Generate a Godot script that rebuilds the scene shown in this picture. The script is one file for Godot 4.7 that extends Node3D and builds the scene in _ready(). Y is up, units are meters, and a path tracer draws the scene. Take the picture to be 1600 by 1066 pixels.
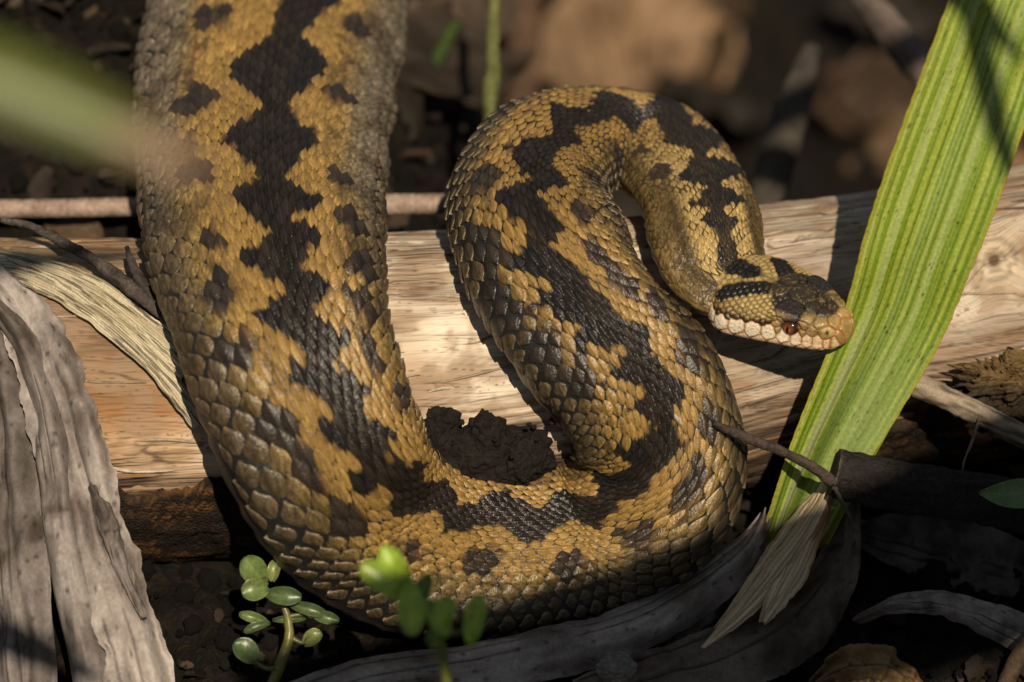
extends Node3D
# All lengths in this script are centimetres until a mesh is committed (1 cm = 0.01 m).

var nz := FastNoiseLite.new()      # smooth noise
var nc := FastNoiseLite.new()      # cellular noise
var nf := FastNoiseLite.new()      # fractal noise
var rng := RandomNumberGenerator.new()
var names := {}
var M := {}

class MB:
	var v := PackedVector3Array()
	var c := PackedColorArray()
	var uv := PackedVector2Array()
	var ix := PackedInt32Array()
	func add(p: Vector3, col := Color.WHITE, t := Vector2.ZERO) -> int:
		v.append(p); c.append(col); uv.append(t)
		return v.size() - 1
	func tri(a: int, b: int, d: int) -> void:
		ix.append(a); ix.append(b); ix.append(d)
	func quad(a: int, b: int, d: int, e: int) -> void:
		ix.append(a); ix.append(b); ix.append(d)
		ix.append(a); ix.append(d); ix.append(e)
	func grid(start: int, nu: int, nv: int, wrap := false) -> void:   # nv rows of nu points
		for j in nv - 1:
			for i in (nu if wrap else nu - 1):
				var i2 := (i + 1) % nu
				quad(start + j * nu + i, start + j * nu + i2, start + (j + 1) * nu + i2, start + (j + 1) * nu + i)
	func mesh(base := Vector3.ZERO) -> ArrayMesh:
		var n := PackedVector3Array()
		n.resize(v.size())
		for k in range(0, ix.size(), 3):
			var a := ix[k]; var b := ix[k + 1]; var d := ix[k + 2]
			var w := (v[d] - v[a]).cross(v[b] - v[a])
			n[a] += w; n[b] += w; n[d] += w
		var p := PackedVector3Array()
		p.resize(v.size())
		for k in v.size():
			p[k] = (v[k] - base) * 0.01
			n[k] = n[k].normalized() if n[k].length_squared() > 1e-20 else Vector3.UP
		var arr := []
		arr.resize(Mesh.ARRAY_MAX)
		arr[Mesh.ARRAY_VERTEX] = p; arr[Mesh.ARRAY_NORMAL] = n; arr[Mesh.ARRAY_COLOR] = c
		arr[Mesh.ARRAY_TEX_UV] = uv; arr[Mesh.ARRAY_INDEX] = ix
		var m := ArrayMesh.new()
		m.add_surface_from_arrays(Mesh.PRIMITIVE_TRIANGLES, arr)
		return m

func numbered(s: String) -> String:
	names[s] = names.get(s, -1) + 1
	return s if names[s] == 0 else "%s_%03d" % [s, names[s]]

func tag(o: Node3D, label: String, category: String, group := "", kind := "") -> void:
	if label: o.set_meta("label", label)
	if category: o.set_meta("category", category)
	if group: o.set_meta("group", group)
	if kind: o.set_meta("kind", kind)

func thing(called: String, base: Vector3, label: String, category: String, group := "") -> Node3D:
	var o := Node3D.new()
	o.name = numbered(called)
	add_child(o)
	o.position = base * 0.01
	o.set_meta("base", base)
	tag(o, label, category, group)
	return o

func part(called: String, mb: MB, mat: Material, root: Node3D) -> MeshInstance3D:
	var o := MeshInstance3D.new()
	o.name = called
	var base: Vector3 = root.get_meta("base", Vector3.ZERO)
	o.mesh = mb.mesh(base)
	o.material_override = mat
	o.set_meta("base", base)
	root.add_child(o, true)
	return o

func solo(called: String, mb: MB, mat: Material, base: Vector3, label: String, category: String, group := "", kind := "") -> MeshInstance3D:
	var o := MeshInstance3D.new()
	o.name = numbered(called)
	o.mesh = mb.mesh(base)
	o.material_override = mat
	o.position = base * 0.01
	add_child(o)
	tag(o, label, category, group, kind)
	return o

func sst(a: float, b: float, x: float) -> float:
	var t := clampf((x - a) / (b - a), 0.0, 1.0)
	return t * t * (3.0 - 2.0 * t)

func N3(p: Vector3, f: float) -> float:
	return nz.get_noise_3d(p.x * f, p.y * f, p.z * f)

func F3(p: Vector3, f: float) -> float:
	return nf.get_noise_3d(p.x * f, p.y * f, p.z * f)

func cr(p: Array, t: float) -> Variant:           # Catmull-Rom through an array of numbers or vectors, t in 0..1
	var n := p.size() - 1
	var x := clampf(t, 0.0, 1.0) * n
	var i := mini(int(x), n - 1)
	var f := x - i
	var a = p[maxi(i - 1, 0)]
	var b = p[i]
	var d = p[i + 1]
	var e = p[mini(i + 2, n)]
	return (b * 2.0 + (d - a) * f + (a * 2.0 - b * 5.0 + d * 4.0 - e) * (f * f) + (b * 3.0 - a - d * 3.0 + e) * (f * f * f)) * 0.5

# A stem or stick through points; rough is its relief in cm, col gives a colour from (t, angle, point)
func tube(mb: MB, pts: Array, rad: Array, sides: int, steps: int, col: Callable, rough := 0.0, freq := 2.0, caps := true) -> void:
	var start := mb.v.size()
	var up := Vector3(0.13, 0.9, 0.31).normalized()
	for j in steps + 1:
		var t := float(j) / steps
		var p: Vector3 = cr(pts, t)
		var p2: Vector3 = cr(pts, minf(t + 0.01, 1.0))
		var p1: Vector3 = cr(pts, maxf(t - 0.01, 0.0))
		var tan := (p2 - p1).normalized()
		var s := tan.cross(up).normalized()
		var u := s.cross(tan)
		var r: float = cr(rad, t)
		for i in sides:
			var a := TAU * i / sides
			var d := s * cos(a) + u * sin(a)
			var q := p + d * r
			var along := Vector3(d.x * r * 3.0, d.y * r * 3.0, t * p.distance_to(pts[0]) * 0.4 + d.z * r * 3.0)
			q += d * rough * (N3(along, freq) + 0.5 * N3(q, freq * 2.7))
			mb.add(q, col.call(t, a, q), Vector2(float(i) / sides, t))
	mb.grid(start, sides, steps + 1, true)
	if caps:
		for e in 2:
			var t := float(e)
			var p: Vector3 = cr(pts, t)
			var row := start + (0 if e == 0 else steps * sides)
			var m := mb.add(p, col.call(t, 0.0, p) * 1.15, Vector2(0.5, t))
			for i in sides:
				if e == 0: mb.tri(m, row + (i + 1) % sides, row + i)
				else: mb.tri(m, row + i, row + (i + 1) % sides)

# A leaf or blade: spine points, half widths, normals; shape(u, t) -> Vector2(sideways factor, lift in cm)
func sheet(mb: MB, pts: Array, wid: Array, nrm: Array, nu: int, nv: int, thick: float, shape: Callable, col: Callable) -> void:
	var top := PackedVector3Array()
	top.resize((nu + 1) * (nv + 1))
	for j in nv + 1:
		var t := float(j) / nv
		var p: Vector3 = cr(pts, t)
		var tan: Vector3 = (cr(pts, minf(t + 0.01, 1.0)) - cr(pts, maxf(t - 0.01, 0.0))).normalized()
		var n: Vector3 = cr(nrm, t)
		n = (n - tan * n.dot(tan)).normalized()
		var s := tan.cross(n)
		var w: float = cr(wid, t)
		for i in nu + 1:
			var u := 2.0 * i / nu - 1.0
			var k: Vector2 = shape.call(u, t)
			top[j * (nu + 1) + i] = p + s * (w * k.x) + n * k.y
	var start := mb.v.size()
	for side in 2:
		for j in nv + 1:
			for i in nu + 1:
				var q := top[j * (nu + 1) + i]
				var a := top[j * (nu + 1) + mini(i + 1, nu)] - top[j * (nu + 1) + maxi(i - 1, 0)]
				var b := top[mini(j + 1, nv) * (nu + 1) + i] - top[maxi(j - 1, 0) * (nu + 1) + i]
				var n := a.cross(b)
				n = n.normalized() if n.length_squared() > 1e-18 else Vector3.UP
				var edge := 1.0 if (i > 0 and i < nu and j > 0 and j < nv) else 0.45
				var u := 2.0 * i / nu - 1.0
				mb.add(q + n * thick * edge * (0.5 - side), col.call(u, float(j) / nv, q), Vector2(float(i) / nu, float(j) / nv))
	var half := (nu + 1) * (nv + 1)
	for j in nv:
		for i in nu:
			var a := start + j * (nu + 1) + i
			mb.quad(a, a + nu + 1, a + nu + 2, a + 1)
			mb.quad(a + half, a + half + 1, a + half + nu + 2, a + half + nu + 1)
	for i in nu:
		mb.quad(start + i, start + i + 1, start + half + i + 1, start + half + i)
		var a := start + nv * (nu + 1) + i
		mb.quad(a, a + half, a + half + 1, a + 1)
	for j in nv:
		var a := start + j * (nu + 1)
		mb.quad(a, a + half, a + half + nu + 1, a + nu + 1)
		a += nu
		mb.quad(a, a + nu + 1, a + half + nu + 1, a + half)

func blob(mb: MB, at: Vector3, size: Vector3, lump: float, freq: float, nu: int, nv: int, col: Callable, seed_at := 0.0) -> void:
	var start := mb.v.size()
	for j in nv + 1:
		var th := PI * j / nv
		for i in nu:
			var ph := TAU * i / nu
			var d := Vector3(sin(th) * cos(ph), cos(th), sin(th) * sin(ph))
			var w := d + Vector3(seed_at, seed_at * 0.7, -seed_at)
			var k := 1.0 + lump * (F3(w, freq) + 0.7 * absf(N3(w, freq * 2.1)))
			mb.add(at + d * size * k, col.call(d, k), Vector2(float(i) / nu, float(j) / nv))
	mb.grid(start, nu, nv + 1, true)

func lin(r: float, g: float, b: float) -> Color:
	return Color(r, g, b)

func tex(noise: Noise, size: int, lo: float, hi: float, normal := false, strength := 4.0) -> NoiseTexture2D:
	var t := NoiseTexture2D.new()
	t.width = size; t.height = size; t.seamless = true; t.noise = noise
	t.as_normal_map = normal; t.bump_strength = strength
	if not normal:
		var g := Gradient.new()
		g.set_color(0, Color(lo, lo, lo)); g.set_color(1, Color(hi, hi, hi))
		t.color_ramp = g
	return t

func fnl(freq: float, octaves: int, seed_at: int, kind := FastNoiseLite.TYPE_SIMPLEX_SMOOTH) -> FastNoiseLite:
	var n := FastNoiseLite.new()
	n.noise_type = kind; n.frequency = freq; n.fractal_octaves = octaves; n.seed = seed_at
	n.fractal_type = FastNoiseLite.FRACTAL_FBM if octaves > 1 else FastNoiseLite.FRACTAL_NONE
	return n

# vertex-coloured surface with triplanar speckle; scale is repeats per metre
func mat(rough: float, speck: Texture2D, speck_scale: float, bump: Texture2D = null, bump_cm := 0.0, spec := 0.5, back := Color.BLACK) -> StandardMaterial3D:
	var m := StandardMaterial3D.new()
	m.vertex_color_use_as_albedo = true
	m.roughness = rough
	m.metallic_specular = spec
	m.cull_mode = BaseMaterial3D.CULL_DISABLED
	if speck:
		m.albedo_texture = speck
	if speck or bump:
		m.uv1_triplanar = true
		m.uv1_scale = Vector3.ONE * speck_scale
	if bump:
		m.heightmap_enabled = true
		m.heightmap_texture = bump
		m.heightmap_scale = bump_cm
	if back != Color.BLACK:
		m.backlight_enabled = true
		m.backlight = back
	return m

func _ready() -> void:
	# --- camera
	var cam := Camera3D.new()
	cam.name = "camera"
	add_child(cam)
	var e := deg_to_rad(38.0)
	var tgt := Vector3(0, 3.17, 0)
	cam.position = (tgt + Vector3(0, sin(e), cos(e)) * 75.0) * 0.01
	cam.rotation = Vector3(-e, 0, 0)
	cam.fov = rad_to_deg(2.0 * atan(533.0 / 88.0 / 75.0))
	cam.near = 0.02; cam.far = 20.0
	var at := CameraAttributesPhysical.new()
	at.frustum_focal_length = 150.0
	at.frustum_focus_distance = 0.727
	at.exposure_aperture = 12.5
	cam.attributes = at
	# --- sky and sun
	var env := Environment.new()
	env.background_mode = Environment.BG_SKY
	var sky := Sky.new()
	var sm := ProceduralSkyMaterial.new()
	sm.sky_top_color = Color(0.44, 0.48, 0.53); sm.sky_horizon_color = Color(0.62, 0.62, 0.58)
	sm.ground_horizon_color = Color(0.16, 0.17, 0.12); sm.ground_bottom_color = Color(0.06, 0.055, 0.04)
	sm.sky_energy_multiplier = 0.82; sm.ground_energy_multiplier = 0.5
	sky.sky_material = sm
	env.sky = sky
	env.tonemap_mode = Environment.TONE_MAPPER_LINEAR
	env.tonemap_exposure = 1.08
	env.sdfgi_enabled = true; env.ssao_enabled = true; env.ssil_enabled = true
	var we := WorldEnvironment.new()
	we.name = "world"; we.environment = env
	add_child(we)
	var sun := DirectionalLight3D.new()
	sun.name = "sun"
	add_child(sun)
	sun.light_energy = 1.55
	sun.light_angular_distance = 0.5
	sun.light_color = Color(1.0, 0.93, 0.82)
	sun.shadow_enabled = true
	sun.look_at_from_position(Vector3(0.13, 0.80, 0.66), Vector3.ZERO)
	# --- noise and materials
	nz.noise_type = FastNoiseLite.TYPE_SIMPLEX_SMOOTH; nz.frequency = 1.0; nz.fractal_type = FastNoiseLite.FRACTAL_NONE; nz.seed = 3
	nf.noise_type = FastNoiseLite.TYPE_SIMPLEX_SMOOTH; nf.frequency = 1.0; nf.fractal_octaves = 4; nf.seed = 8
	rng.seed = 77
	var sp1 := tex(fnl(0.03, 4, 1), 512, 0.55, 1.0)
	var sp2 := tex(fnl(0.06, 3, 5), 512, 0.75, 1.0)
	var sp3 := tex(fnl(0.022, 4, 21), 512, 0.68, 1.0)
	var bm2 := tex(fnl(0.024, 3, 33), 512, 0.0, 1.0)
	var bm1 := tex(fnl(0.05, 4, 9), 512, 0.0, 1.0)
	M.snake = mat(0.37, sp3, 150.0, bm2, 0.014, 0.48)
	M.soil = mat(0.9, sp1, 30.0, bm1, 0.08, 0.3)
	M.dead = mat(0.8, sp1, 40.0, bm1, 0.02, 0.35, Color(0.12, 0.10, 0.08))
	M.leaf = mat(0.72, sp2, 35.0, bm2, 0.008, 0.35, Color(0.22, 0.19, 0.16))
	M.twig = mat(0.8, sp1, 60.0, bm1, 0.02, 0.35)
	M.green = mat(0.36, sp2, 40.0, bm1, 0.006, 0.5, Color(0.55, 0.55, 0.35))
	M.straw = mat(0.65, sp2, 60.0, bm1, 0.01, 0.4, Color(0.2, 0.18, 0.12))
	M.bark = mat(0.85, sp1, 50.0, bm1, 0.05, 0.3)
	M.eye = mat(0.12, null, 1.0, null, 0.0, 0.6)
	# --- the place
	build_ground()
	build_log()
	build_snake()
	build_plants()
	build_litter()

# ------------------------------------------------------------------ the snake
var sC := PackedVector3Array()
var sS := PackedVector3Array()
var sU := PackedVector3Array()
var sAB := PackedVector2Array()
var sLen := 0.0
const DS := 0.1
var arcT := PackedFloat32Array()
var edA: Array = [Vector2(6.20, -0.39), Vector2(7.10, -4.18), Vector2(7.80, -3.46), Vector2(8.50, -0.50), Vector2(9.70, -4.90), Vector2(10.90, -0.83), Vector2(11.40, -5.14), Vector2(12.20, -0.94), Vector2(12.50, -5.26), Vector2(12.70, -4.90), Vector2(13.20, -0.94), Vector2(13.50, -5.86), Vector2(14.10, -2.74), Vector2(14.30, -6.46), Vector2(14.80, -3.22), Vector2(14.93, -6.58), Vector2(15.40, -2.98), Vector2(15.53, -5.98), Vector2(15.90, -1.90), Vector2(16.10, -4.66), Vector2(17.80, -1.30), Vector2(18.00, -4.66), Vector2(19.30, -0.83), Vector2(20.00, -4.66), Vector2(21.00, -0.88), Vector2(22.00, -2.98), Vector2(22.70, 0.22), Vector2(23.00, -1.42), Vector2(23.50, 0.72), Vector2(24.00, -3.58), Vector2(24.40, -1.30), Vector2(24.60, -6.34), Vector2(25.30, -2.50), Vector2(25.43, -5.26), Vector2(26.00, -0.77), Vector2(26.20, -1.54), Vector2(26.50, 0.66), Vector2(26.63, -1.30), Vector2(27.20, 0.66), Vector2(27.40, -3.34), Vector2(28.00, -0.77), Vector2(28.30, -5.86), Vector2(29.20, -2.62), Vector2(30.30, -5.14), Vector2(30.60, -1.90), Vector2(31.10, -4.18), Vector2(31.80, -2.98), Vector2(32.10, -7.78), Vector2(33.20, -1.90), Vector2(34.20, -5.38), Vector2(34.50, -0.17), Vector2(35.50, -7.18), Vector2(35.63, -0.33), Vector2(36.10, -6.10), Vector2(36.23, -1.90), Vector2(36.50, -5.86), Vector2(36.63, -1.66), Vector2(37.30, -3.60)]
var edB: Array = [Vector2(4.60, 5.38), Vector2(6.10, 3.22), Vector2(6.40, 5.86), Vector2(7.20, 5.98), Vector2(8.40, 2.62), Vector2(9.30, 6.34), Vector2(10.90, 1.90), Vector2(11.40, 6.22), Vector2(11.90, 2.14), Vector2(12.20, 5.98), Vector2(12.80, 1.90), Vector2(13.20, 6.10), Vector2(13.60, 1.30), Vector2(14.00, 5.02), Vector2(14.30, 0.55), Vector2(14.70, 5.14), Vector2(14.90, 0.77), Vector2(15.40, 4.90), Vector2(15.53, 0.88), Vector2(16.20, 4.54), Vector2(16.33, 2.38), Vector2(18.00, 4.54), Vector2(18.30, 1.54), Vector2(19.40, 5.02), Vector2(19.70, 5.26), Vector2(20.40, 1.54), Vector2(21.00, 5.74), Vector2(22.20, 4.06), Vector2(22.50, 3.22), Vector2(22.80, 7.18), Vector2(23.90, 5.50), Vector2(24.30, 7.78), Vector2(24.43, 1.54), Vector2(24.80, 5.98), Vector2(24.93, 0.94), Vector2(25.40, 6.70), Vector2(25.53, 1.42), Vector2(26.00, 7.66), Vector2(26.13, 5.02), Vector2(26.70, 8.50), Vector2(26.83, 5.02), Vector2(27.30, 7.78), Vector2(27.43, 2.86), Vector2(28.20, 6.70), Vector2(28.40, 0.61), Vector2(29.40, 5.50), Vector2(30.10, 0.06), Vector2(30.80, 6.58), Vector2(31.20, 0.22), Vector2(32.10, 7.78), Vector2(32.60, -0.39), Vector2(32.80, 9.70), Vector2(33.60, 5.50), Vector2(33.73, 11.86), Vector2(34.60, 3.46), Vector2(34.73, 11.26), Vector2(35.60, 2.98), Vector2(35.73, 9.46), Vector2(36.20, 1.42), Vector2(36.33, 6.10), Vector2(36.60, 2.86), Vector2(37.30, 3.80)]
var blots: Array = [Vector3(5.80, -7.20, 0.25), Vector3(8.40, -7.50, 0.32), Vector3(10.60, -7.70, 0.28), Vector3(12.10, -7.60, 0.28), Vector3(13.00, -8.40, 0.38), Vector3(13.90, -8.90, 0.28), Vector3(14.80, -8.80, 0.31), Vector3(15.30, -8.60, 0.25), Vector3(15.90, -8.20, 0.32), Vector3(17.50, -7.30, 0.25), Vector3(19.10, -6.90, 0.28), Vector3(20.70, -7.60, 0.25), Vector3(22.50, -6.30, 0.25), Vector3(23.40, -6.30, 0.28), Vector3(24.20, -7.80, 0.17), Vector3(5.20, 8.30, 0.23), Vector3(7.70, 8.40, 0.23), Vector3(10.40, 8.50, 0.18), Vector3(11.70, 8.70, 0.17), Vector3(12.70, 9.30, 0.18), Vector3(13.50, 8.40, 0.20), Vector3(14.30, 7.50, 0.18), Vector3(15.10, 9.50, 0.18), Vector3(17.60, 8.50, 0.16), Vector3(26.20, 10.20, 0.20), Vector3(25.60, 9.10, 0.23), Vector3(27.60, 9.10, 0.25), Vector3(28.70, 7.40, 0.25), Vector3(27.00, 11.00, 0.25), Vector3(29.30, -9.70, 0.25), Vector3(27.60, -6.80, 0.17), Vector3(26.90, -5.00, 0.17), Vector3(26.30, -5.70, 0.20), Vector3(25.70, -8.40, 0.18), Vector3(25.00, -8.60, 0.20), Vector3(31.40, -9.90, 0.16), Vector3(34.00, -9.30, 0.11), Vector3(35.10, -8.90, 0.16)]

func snake_frames() -> void:
	var cp: Array = [Vector3(-4.090, 5.849, -10.723), Vector3(-4.213, 5.718, -9.097), Vector3(-4.308, 5.624, -7.247), Vector3(-4.421, 5.581, -5.183), Vector3(-4.445, 5.576, -3.149), Vector3(-4.379, 5.668, -1.063), Vector3(-4.186, 5.740, 0.910), Vector3(-3.919, 5.392, 2.261), Vector3(-3.572, 4.784, 3.244), Vector3(-3.168, 3.836, 3.795), Vector3(-2.527, 2.485, 3.708), Vector3(-1.384, 1.556, 3.672), Vector3(0.000, 1.160, 3.537), Vector3(1.450, 1.317, 3.225), Vector3(2.385, 2.251, 3.003), Vector3(2.540, 3.096, 2.722), Vector3(2.178, 3.980, 2.413), Vector3(1.296, 4.908, 1.814), Vector3(0.574, 5.533, 0.818), Vector3(0.314, 5.668, -0.682), Vector3(0.660, 5.691, -2.096), Vector3(1.557, 5.355, -3.103), Vector3(2.486, 5.112, -3.167), Vector3(3.076, 5.247, -1.876), Vector3(3.292, 5.358, -0.631), Vector3(3.377, 5.318, 0.162), Vector3(3.587, 5.189, 0.891), Vector3(3.851, 5.189, 1.089), Vector3(4.131, 5.189, 1.299), Vector3(4.451, 5.189, 1.539)]
	var cu: Array = [Vector3(0.360, 0.928, 0.102), Vector3(0.345, 0.935, 0.082), Vector3(0.311, 0.949, 0.050), Vector3(0.198, 0.980, 0.018), Vector3(0.096, 0.995, -0.022), Vector3(0.105, 0.993, -0.047), Vector3(0.106, 0.992, 0.067), Vector3(0.204, 0.923, 0.325), Vector3(0.414, 0.732, 0.541), Vector3(0.651, 0.423, 0.631), Vector3(0.722, 0.542, 0.429), Vector3(0.459, 0.837, 0.297), Vector3(0.122, 0.957, 0.264), Vector3(-0.322, 0.878, 0.355), Vector3(-0.450, 0.487, 0.749), Vector3(-0.009, 0.322, 0.947), Vector3(0.228, 0.557, 0.799), Vector3(0.209, 0.797, 0.566), Vector3(-0.046, 0.951, 0.307), Vector3(0.056, 0.997, 0.055), Vector3(0.413, 0.906, 0.095), Vector3(0.331, 0.942, 0.055), Vector3(0.014, 0.997, 0.071), Vector3(0.136, 0.981, -0.139), Vector3(0.206, 0.976, -0.065), Vector3(0.324, 0.945, 0.042), Vector3(0.276, 0.961, -0.007), Vector3(-0.048, 0.997, 0.064), Vector3(-0.050, 0.996, 0.067), Vector3(-0.046, 0.997, 0.062)]
	var ca: Array = [Vector2(2.514, 1.050), Vector2(2.500, 1.050), Vector2(2.440, 1.050), Vector2(2.339, 1.050), Vector2(2.256, 1.050), Vector2(2.147, 1.050), Vector2(2.053, 1.050), Vector2(1.870, 1.220), Vector2(1.793, 1.380), Vector2(1.787, 1.420), Vector2(1.774, 1.420), Vector2(1.624, 1.350), Vector2(1.540, 1.250), Vector2(1.531, 1.180), Vector2(1.500, 1.150), Vector2(1.459, 1.150), Vector2(1.436, 1.200), Vector2(1.424, 1.250), Vector2(1.503, 1.150), Vector2(1.435, 1.000), Vector2(1.205, 0.800), Vector2(1.144, 0.760), Vector2(1.043, 0.740), Vector2(1.081, 0.700), Vector2(1.036, 0.680), Vector2(1.021, 0.620), Vector2(1.002, 0.500), Vector2(0.767, 0.420), Vector2(0.546, 0.320), Vector2(0.234, 0.200)]
	var n := cp.size()
	var raw: Array = []
	var rab: Array = []
	var ru: Array = []
	for k in (n - 1) * 20:
		var t := float(k) / ((n - 1) * 20)
		raw.append(cr(cp, t))
		var x := t * (n - 1)
		var i := mini(int(x), n - 2)
		rab.append(ca[i].lerp(ca[i + 1], x - i))
		ru.append(cu[i].lerp(cu[i + 1], x - i))
	var L := [0.0]
	for k in range(1, raw.size()):
		L.append(L[k - 1] + raw[k].distance_to(raw[k - 1]))
	sLen = L[-1]
	var cnt := int(sLen / DS)
	var u2: Array = []
	var ab2: Array = []
	var at := 0
	for k in cnt + 1:
		var s := k * DS
		while at < raw.size() - 2 and L[at + 1] < s:
			at += 1
		var f: float = (s - L[at]) / maxf(L[at + 1] - L[at], 1e-6)
		sC.append(raw[at].lerp(raw[at + 1], f))
		ab2.append(rab[at].lerp(rab[at + 1], f))
		u2.append(ru[at].lerp(ru[at + 1], f))
	for k in cnt + 1:
		var ua := Vector3.ZERO
		var aa := Vector2.ZERO
		for o in range(-4, 5):
			var q := clampi(k + o, 0, cnt)
			ua += u2[q]; aa += ab2[q]
		var tan := (sC[mini(k + 1, cnt)] - sC[maxi(k - 1, 0)]).normalized()
		ua = (ua - tan * ua.dot(tan)).normalized()
		sU.append(ua)
		sS.append(ua.cross(tan).normalized())
		sAB.append(aa / 9.0)
	# arc length round a flattened section, as a table of the angle
	var sum := 0.0
	arcT.append(0.0)
	for k in 400:
		var th := PI * (k + 0.5) / 400.0
		sum += sqrt(pow(2.1 * cos(th), 2) + pow(1.05 * sin(th), 2)) * PI / 400.0
		arcT.append(sum)

func theta(rho: float) -> float:          # scale row (0 = back) to the angle round the body
	var r := absf(rho)
	var arc := 0.125 * r + 0.000435 * r * r * r
	var i := mini(arcT.bsearch(arc), 400)
	var lo := arcT[maxi(i - 1, 0)]
	var f := (arc - lo) / maxf(arcT[i] - lo, 1e-6) if i > 0 else 0.0
	return signf(rho) * minf(PI, (maxi(i - 1, 0) + f) * PI / 400.0)

func body_at(s: float, th: float, lift: float) -> Vector3:
	var x := clampf(s / DS, 0.0, sC.size() - 1.001)
	var i := int(x)
	var f := x - i
	var c := sC[i].lerp(sC[i + 1], f)
	var sd := sS[i].lerp(sS[i + 1], f)
	var up := sU[i].lerp(sU[i + 1], f)
	var ab := sAB[i].lerp(sAB[i + 1], f)
	var si := sin(th); var co := cos(th)
	var n := (sd * (si / ab.x) + up * (co / ab.y)).normalized()
	var low := 1.0 if co > 0.0 else 0.78
	return c + sd * (ab.x * si) + up * (ab.y * co * low) + n * (lift + 0.075 * ab.y * nz.get_noise_2d(s * 0.42, th * 1.1))

func edge_at(list: Array, s: float) -> float:
	if s <= list[0].x: return list[0].y
	for k in range(1, list.size()):
		if s < list[k].x:
			var a: Vector2 = list[k - 1]
			var b: Vector2 = list[k]
			var t := (s - a.x) / maxf(b.x - a.x, 0.001)
			return lerpf(a.y, b.y, t)
	return list[-1].y

var edAt := PackedVector2Array()

func pattern(s: float, rho: float) -> Vector2:     # (zigzag, side blotch), 0..1 each
	var i := clampi(int(s / 0.05), 0, edAt.size() - 1)
	var e := edAt[i]
	var wob := 0.25 * nz.get_noise_2d(s * 2.3, rho * 0.7)
	var z := minf(rho - e.x * 1.06, e.y * 1.06 - rho) + wob
	var zz := sst(-0.25, 0.2, z) * (1.0 - sst(37.9, 38.2, s))
	var bl := 0.0
	for b in blots:
		if absf(s - b.x) < 1.0:
			var k := 5.0
			var dy: float = (rho - b.y) / (k * 0.95)
			var d: float = sqrt((s - b.x) * (s - b.x) + dy * dy) / (b.z * (0.92 if b.y < -5.0 and b.x > 12.0 and b.x < 18.0 else (1.7 if b.z < 0.22 else 1.4)))
			bl = maxf(bl, (1.0 - sst(0.86, 1.08, d + 0.25 * nz.get_noise_2d(s * 4.0, rho * 1.5))) )
	return Vector2(zz, bl)

func skin_color(s: float, rho: float, cs: float, crho: float, cj: float) -> Color:
	# s, rho: this point; cs, crho: its scale's middle; cj: the scale's own shade
	var p := Vector2.ZERO
	p.x = pattern(lerpf(s, cs, 0.6), lerpf(rho, crho, 0.6) + 0.55 * cj).x
	p.y = pattern(lerpf(s, cs, 0.85), lerpf(rho, crho, 0.85)).y
	var neck := sst(32.0, 36.0, s)
	var ar := absf(rho)
	var yel := Color(0.43, 0.272, 0.078).lerp(Color(0.54, 0.38, 0.14), neck)
	var fl := Color(0.235, 0.160, 0.055).lerp(Color(0.35, 0.24, 0.075), neck)
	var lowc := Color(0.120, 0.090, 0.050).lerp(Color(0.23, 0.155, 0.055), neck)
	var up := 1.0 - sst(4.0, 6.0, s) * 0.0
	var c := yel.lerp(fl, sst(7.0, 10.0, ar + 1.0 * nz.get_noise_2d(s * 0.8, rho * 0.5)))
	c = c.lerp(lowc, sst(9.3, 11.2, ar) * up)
	# sky sheen on the far flanks, painted in as a greyer colour
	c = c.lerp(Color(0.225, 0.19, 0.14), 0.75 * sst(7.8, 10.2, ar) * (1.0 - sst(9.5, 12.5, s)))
	var cloud := nz.get_noise_2d(s * 0.9 + 31.0, rho * 0.28) + 0.5 * nz.get_noise_2d(s * 2.6, rho * 0.9 + 20.0)
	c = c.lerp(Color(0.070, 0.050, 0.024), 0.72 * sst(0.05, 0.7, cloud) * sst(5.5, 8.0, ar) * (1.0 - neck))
	var mott := nz.get_noise_2d(s * 9.0, rho * 4.0)
	c = c * (1.0 + 0.75 * mott * sst(5.0, 9.0, ar) + 0.12 * cj)
	var red := clampf(nz.get_noise_2d(s * 6.0 + 50.0, rho * 2.2) - 0.25, 0.0, 1.0)
	c = c.lerp(Color(0.16, 0.075, 0.04), red * 0.55)
	var dk := Color(0.021, 0.0155, 0.012) * (1.0 + 0.35 * cj)
	# lobes of the zigzag are blacker than its middle
	var lobe := sst(2.6, 4.8, ar)
	dk = dk.lerp(Color(0.011, 0.0105, 0.011), lobe * 0.75)
	c = c.lerp(dk, p.x)
	c = c.lerp(Color(0.024, 0.019, 0.017) * (1.0 + 0.3 * cj), p.y * 0.96)
	c = c.lerp(Color(0.045, 0.028, 0.014), 0.85 * exp(-pow((ar - 9.3) / 1.5, 2.0)) * sst(34.5, 36.2, s))
	c.a = 1.0
	return c

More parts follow.
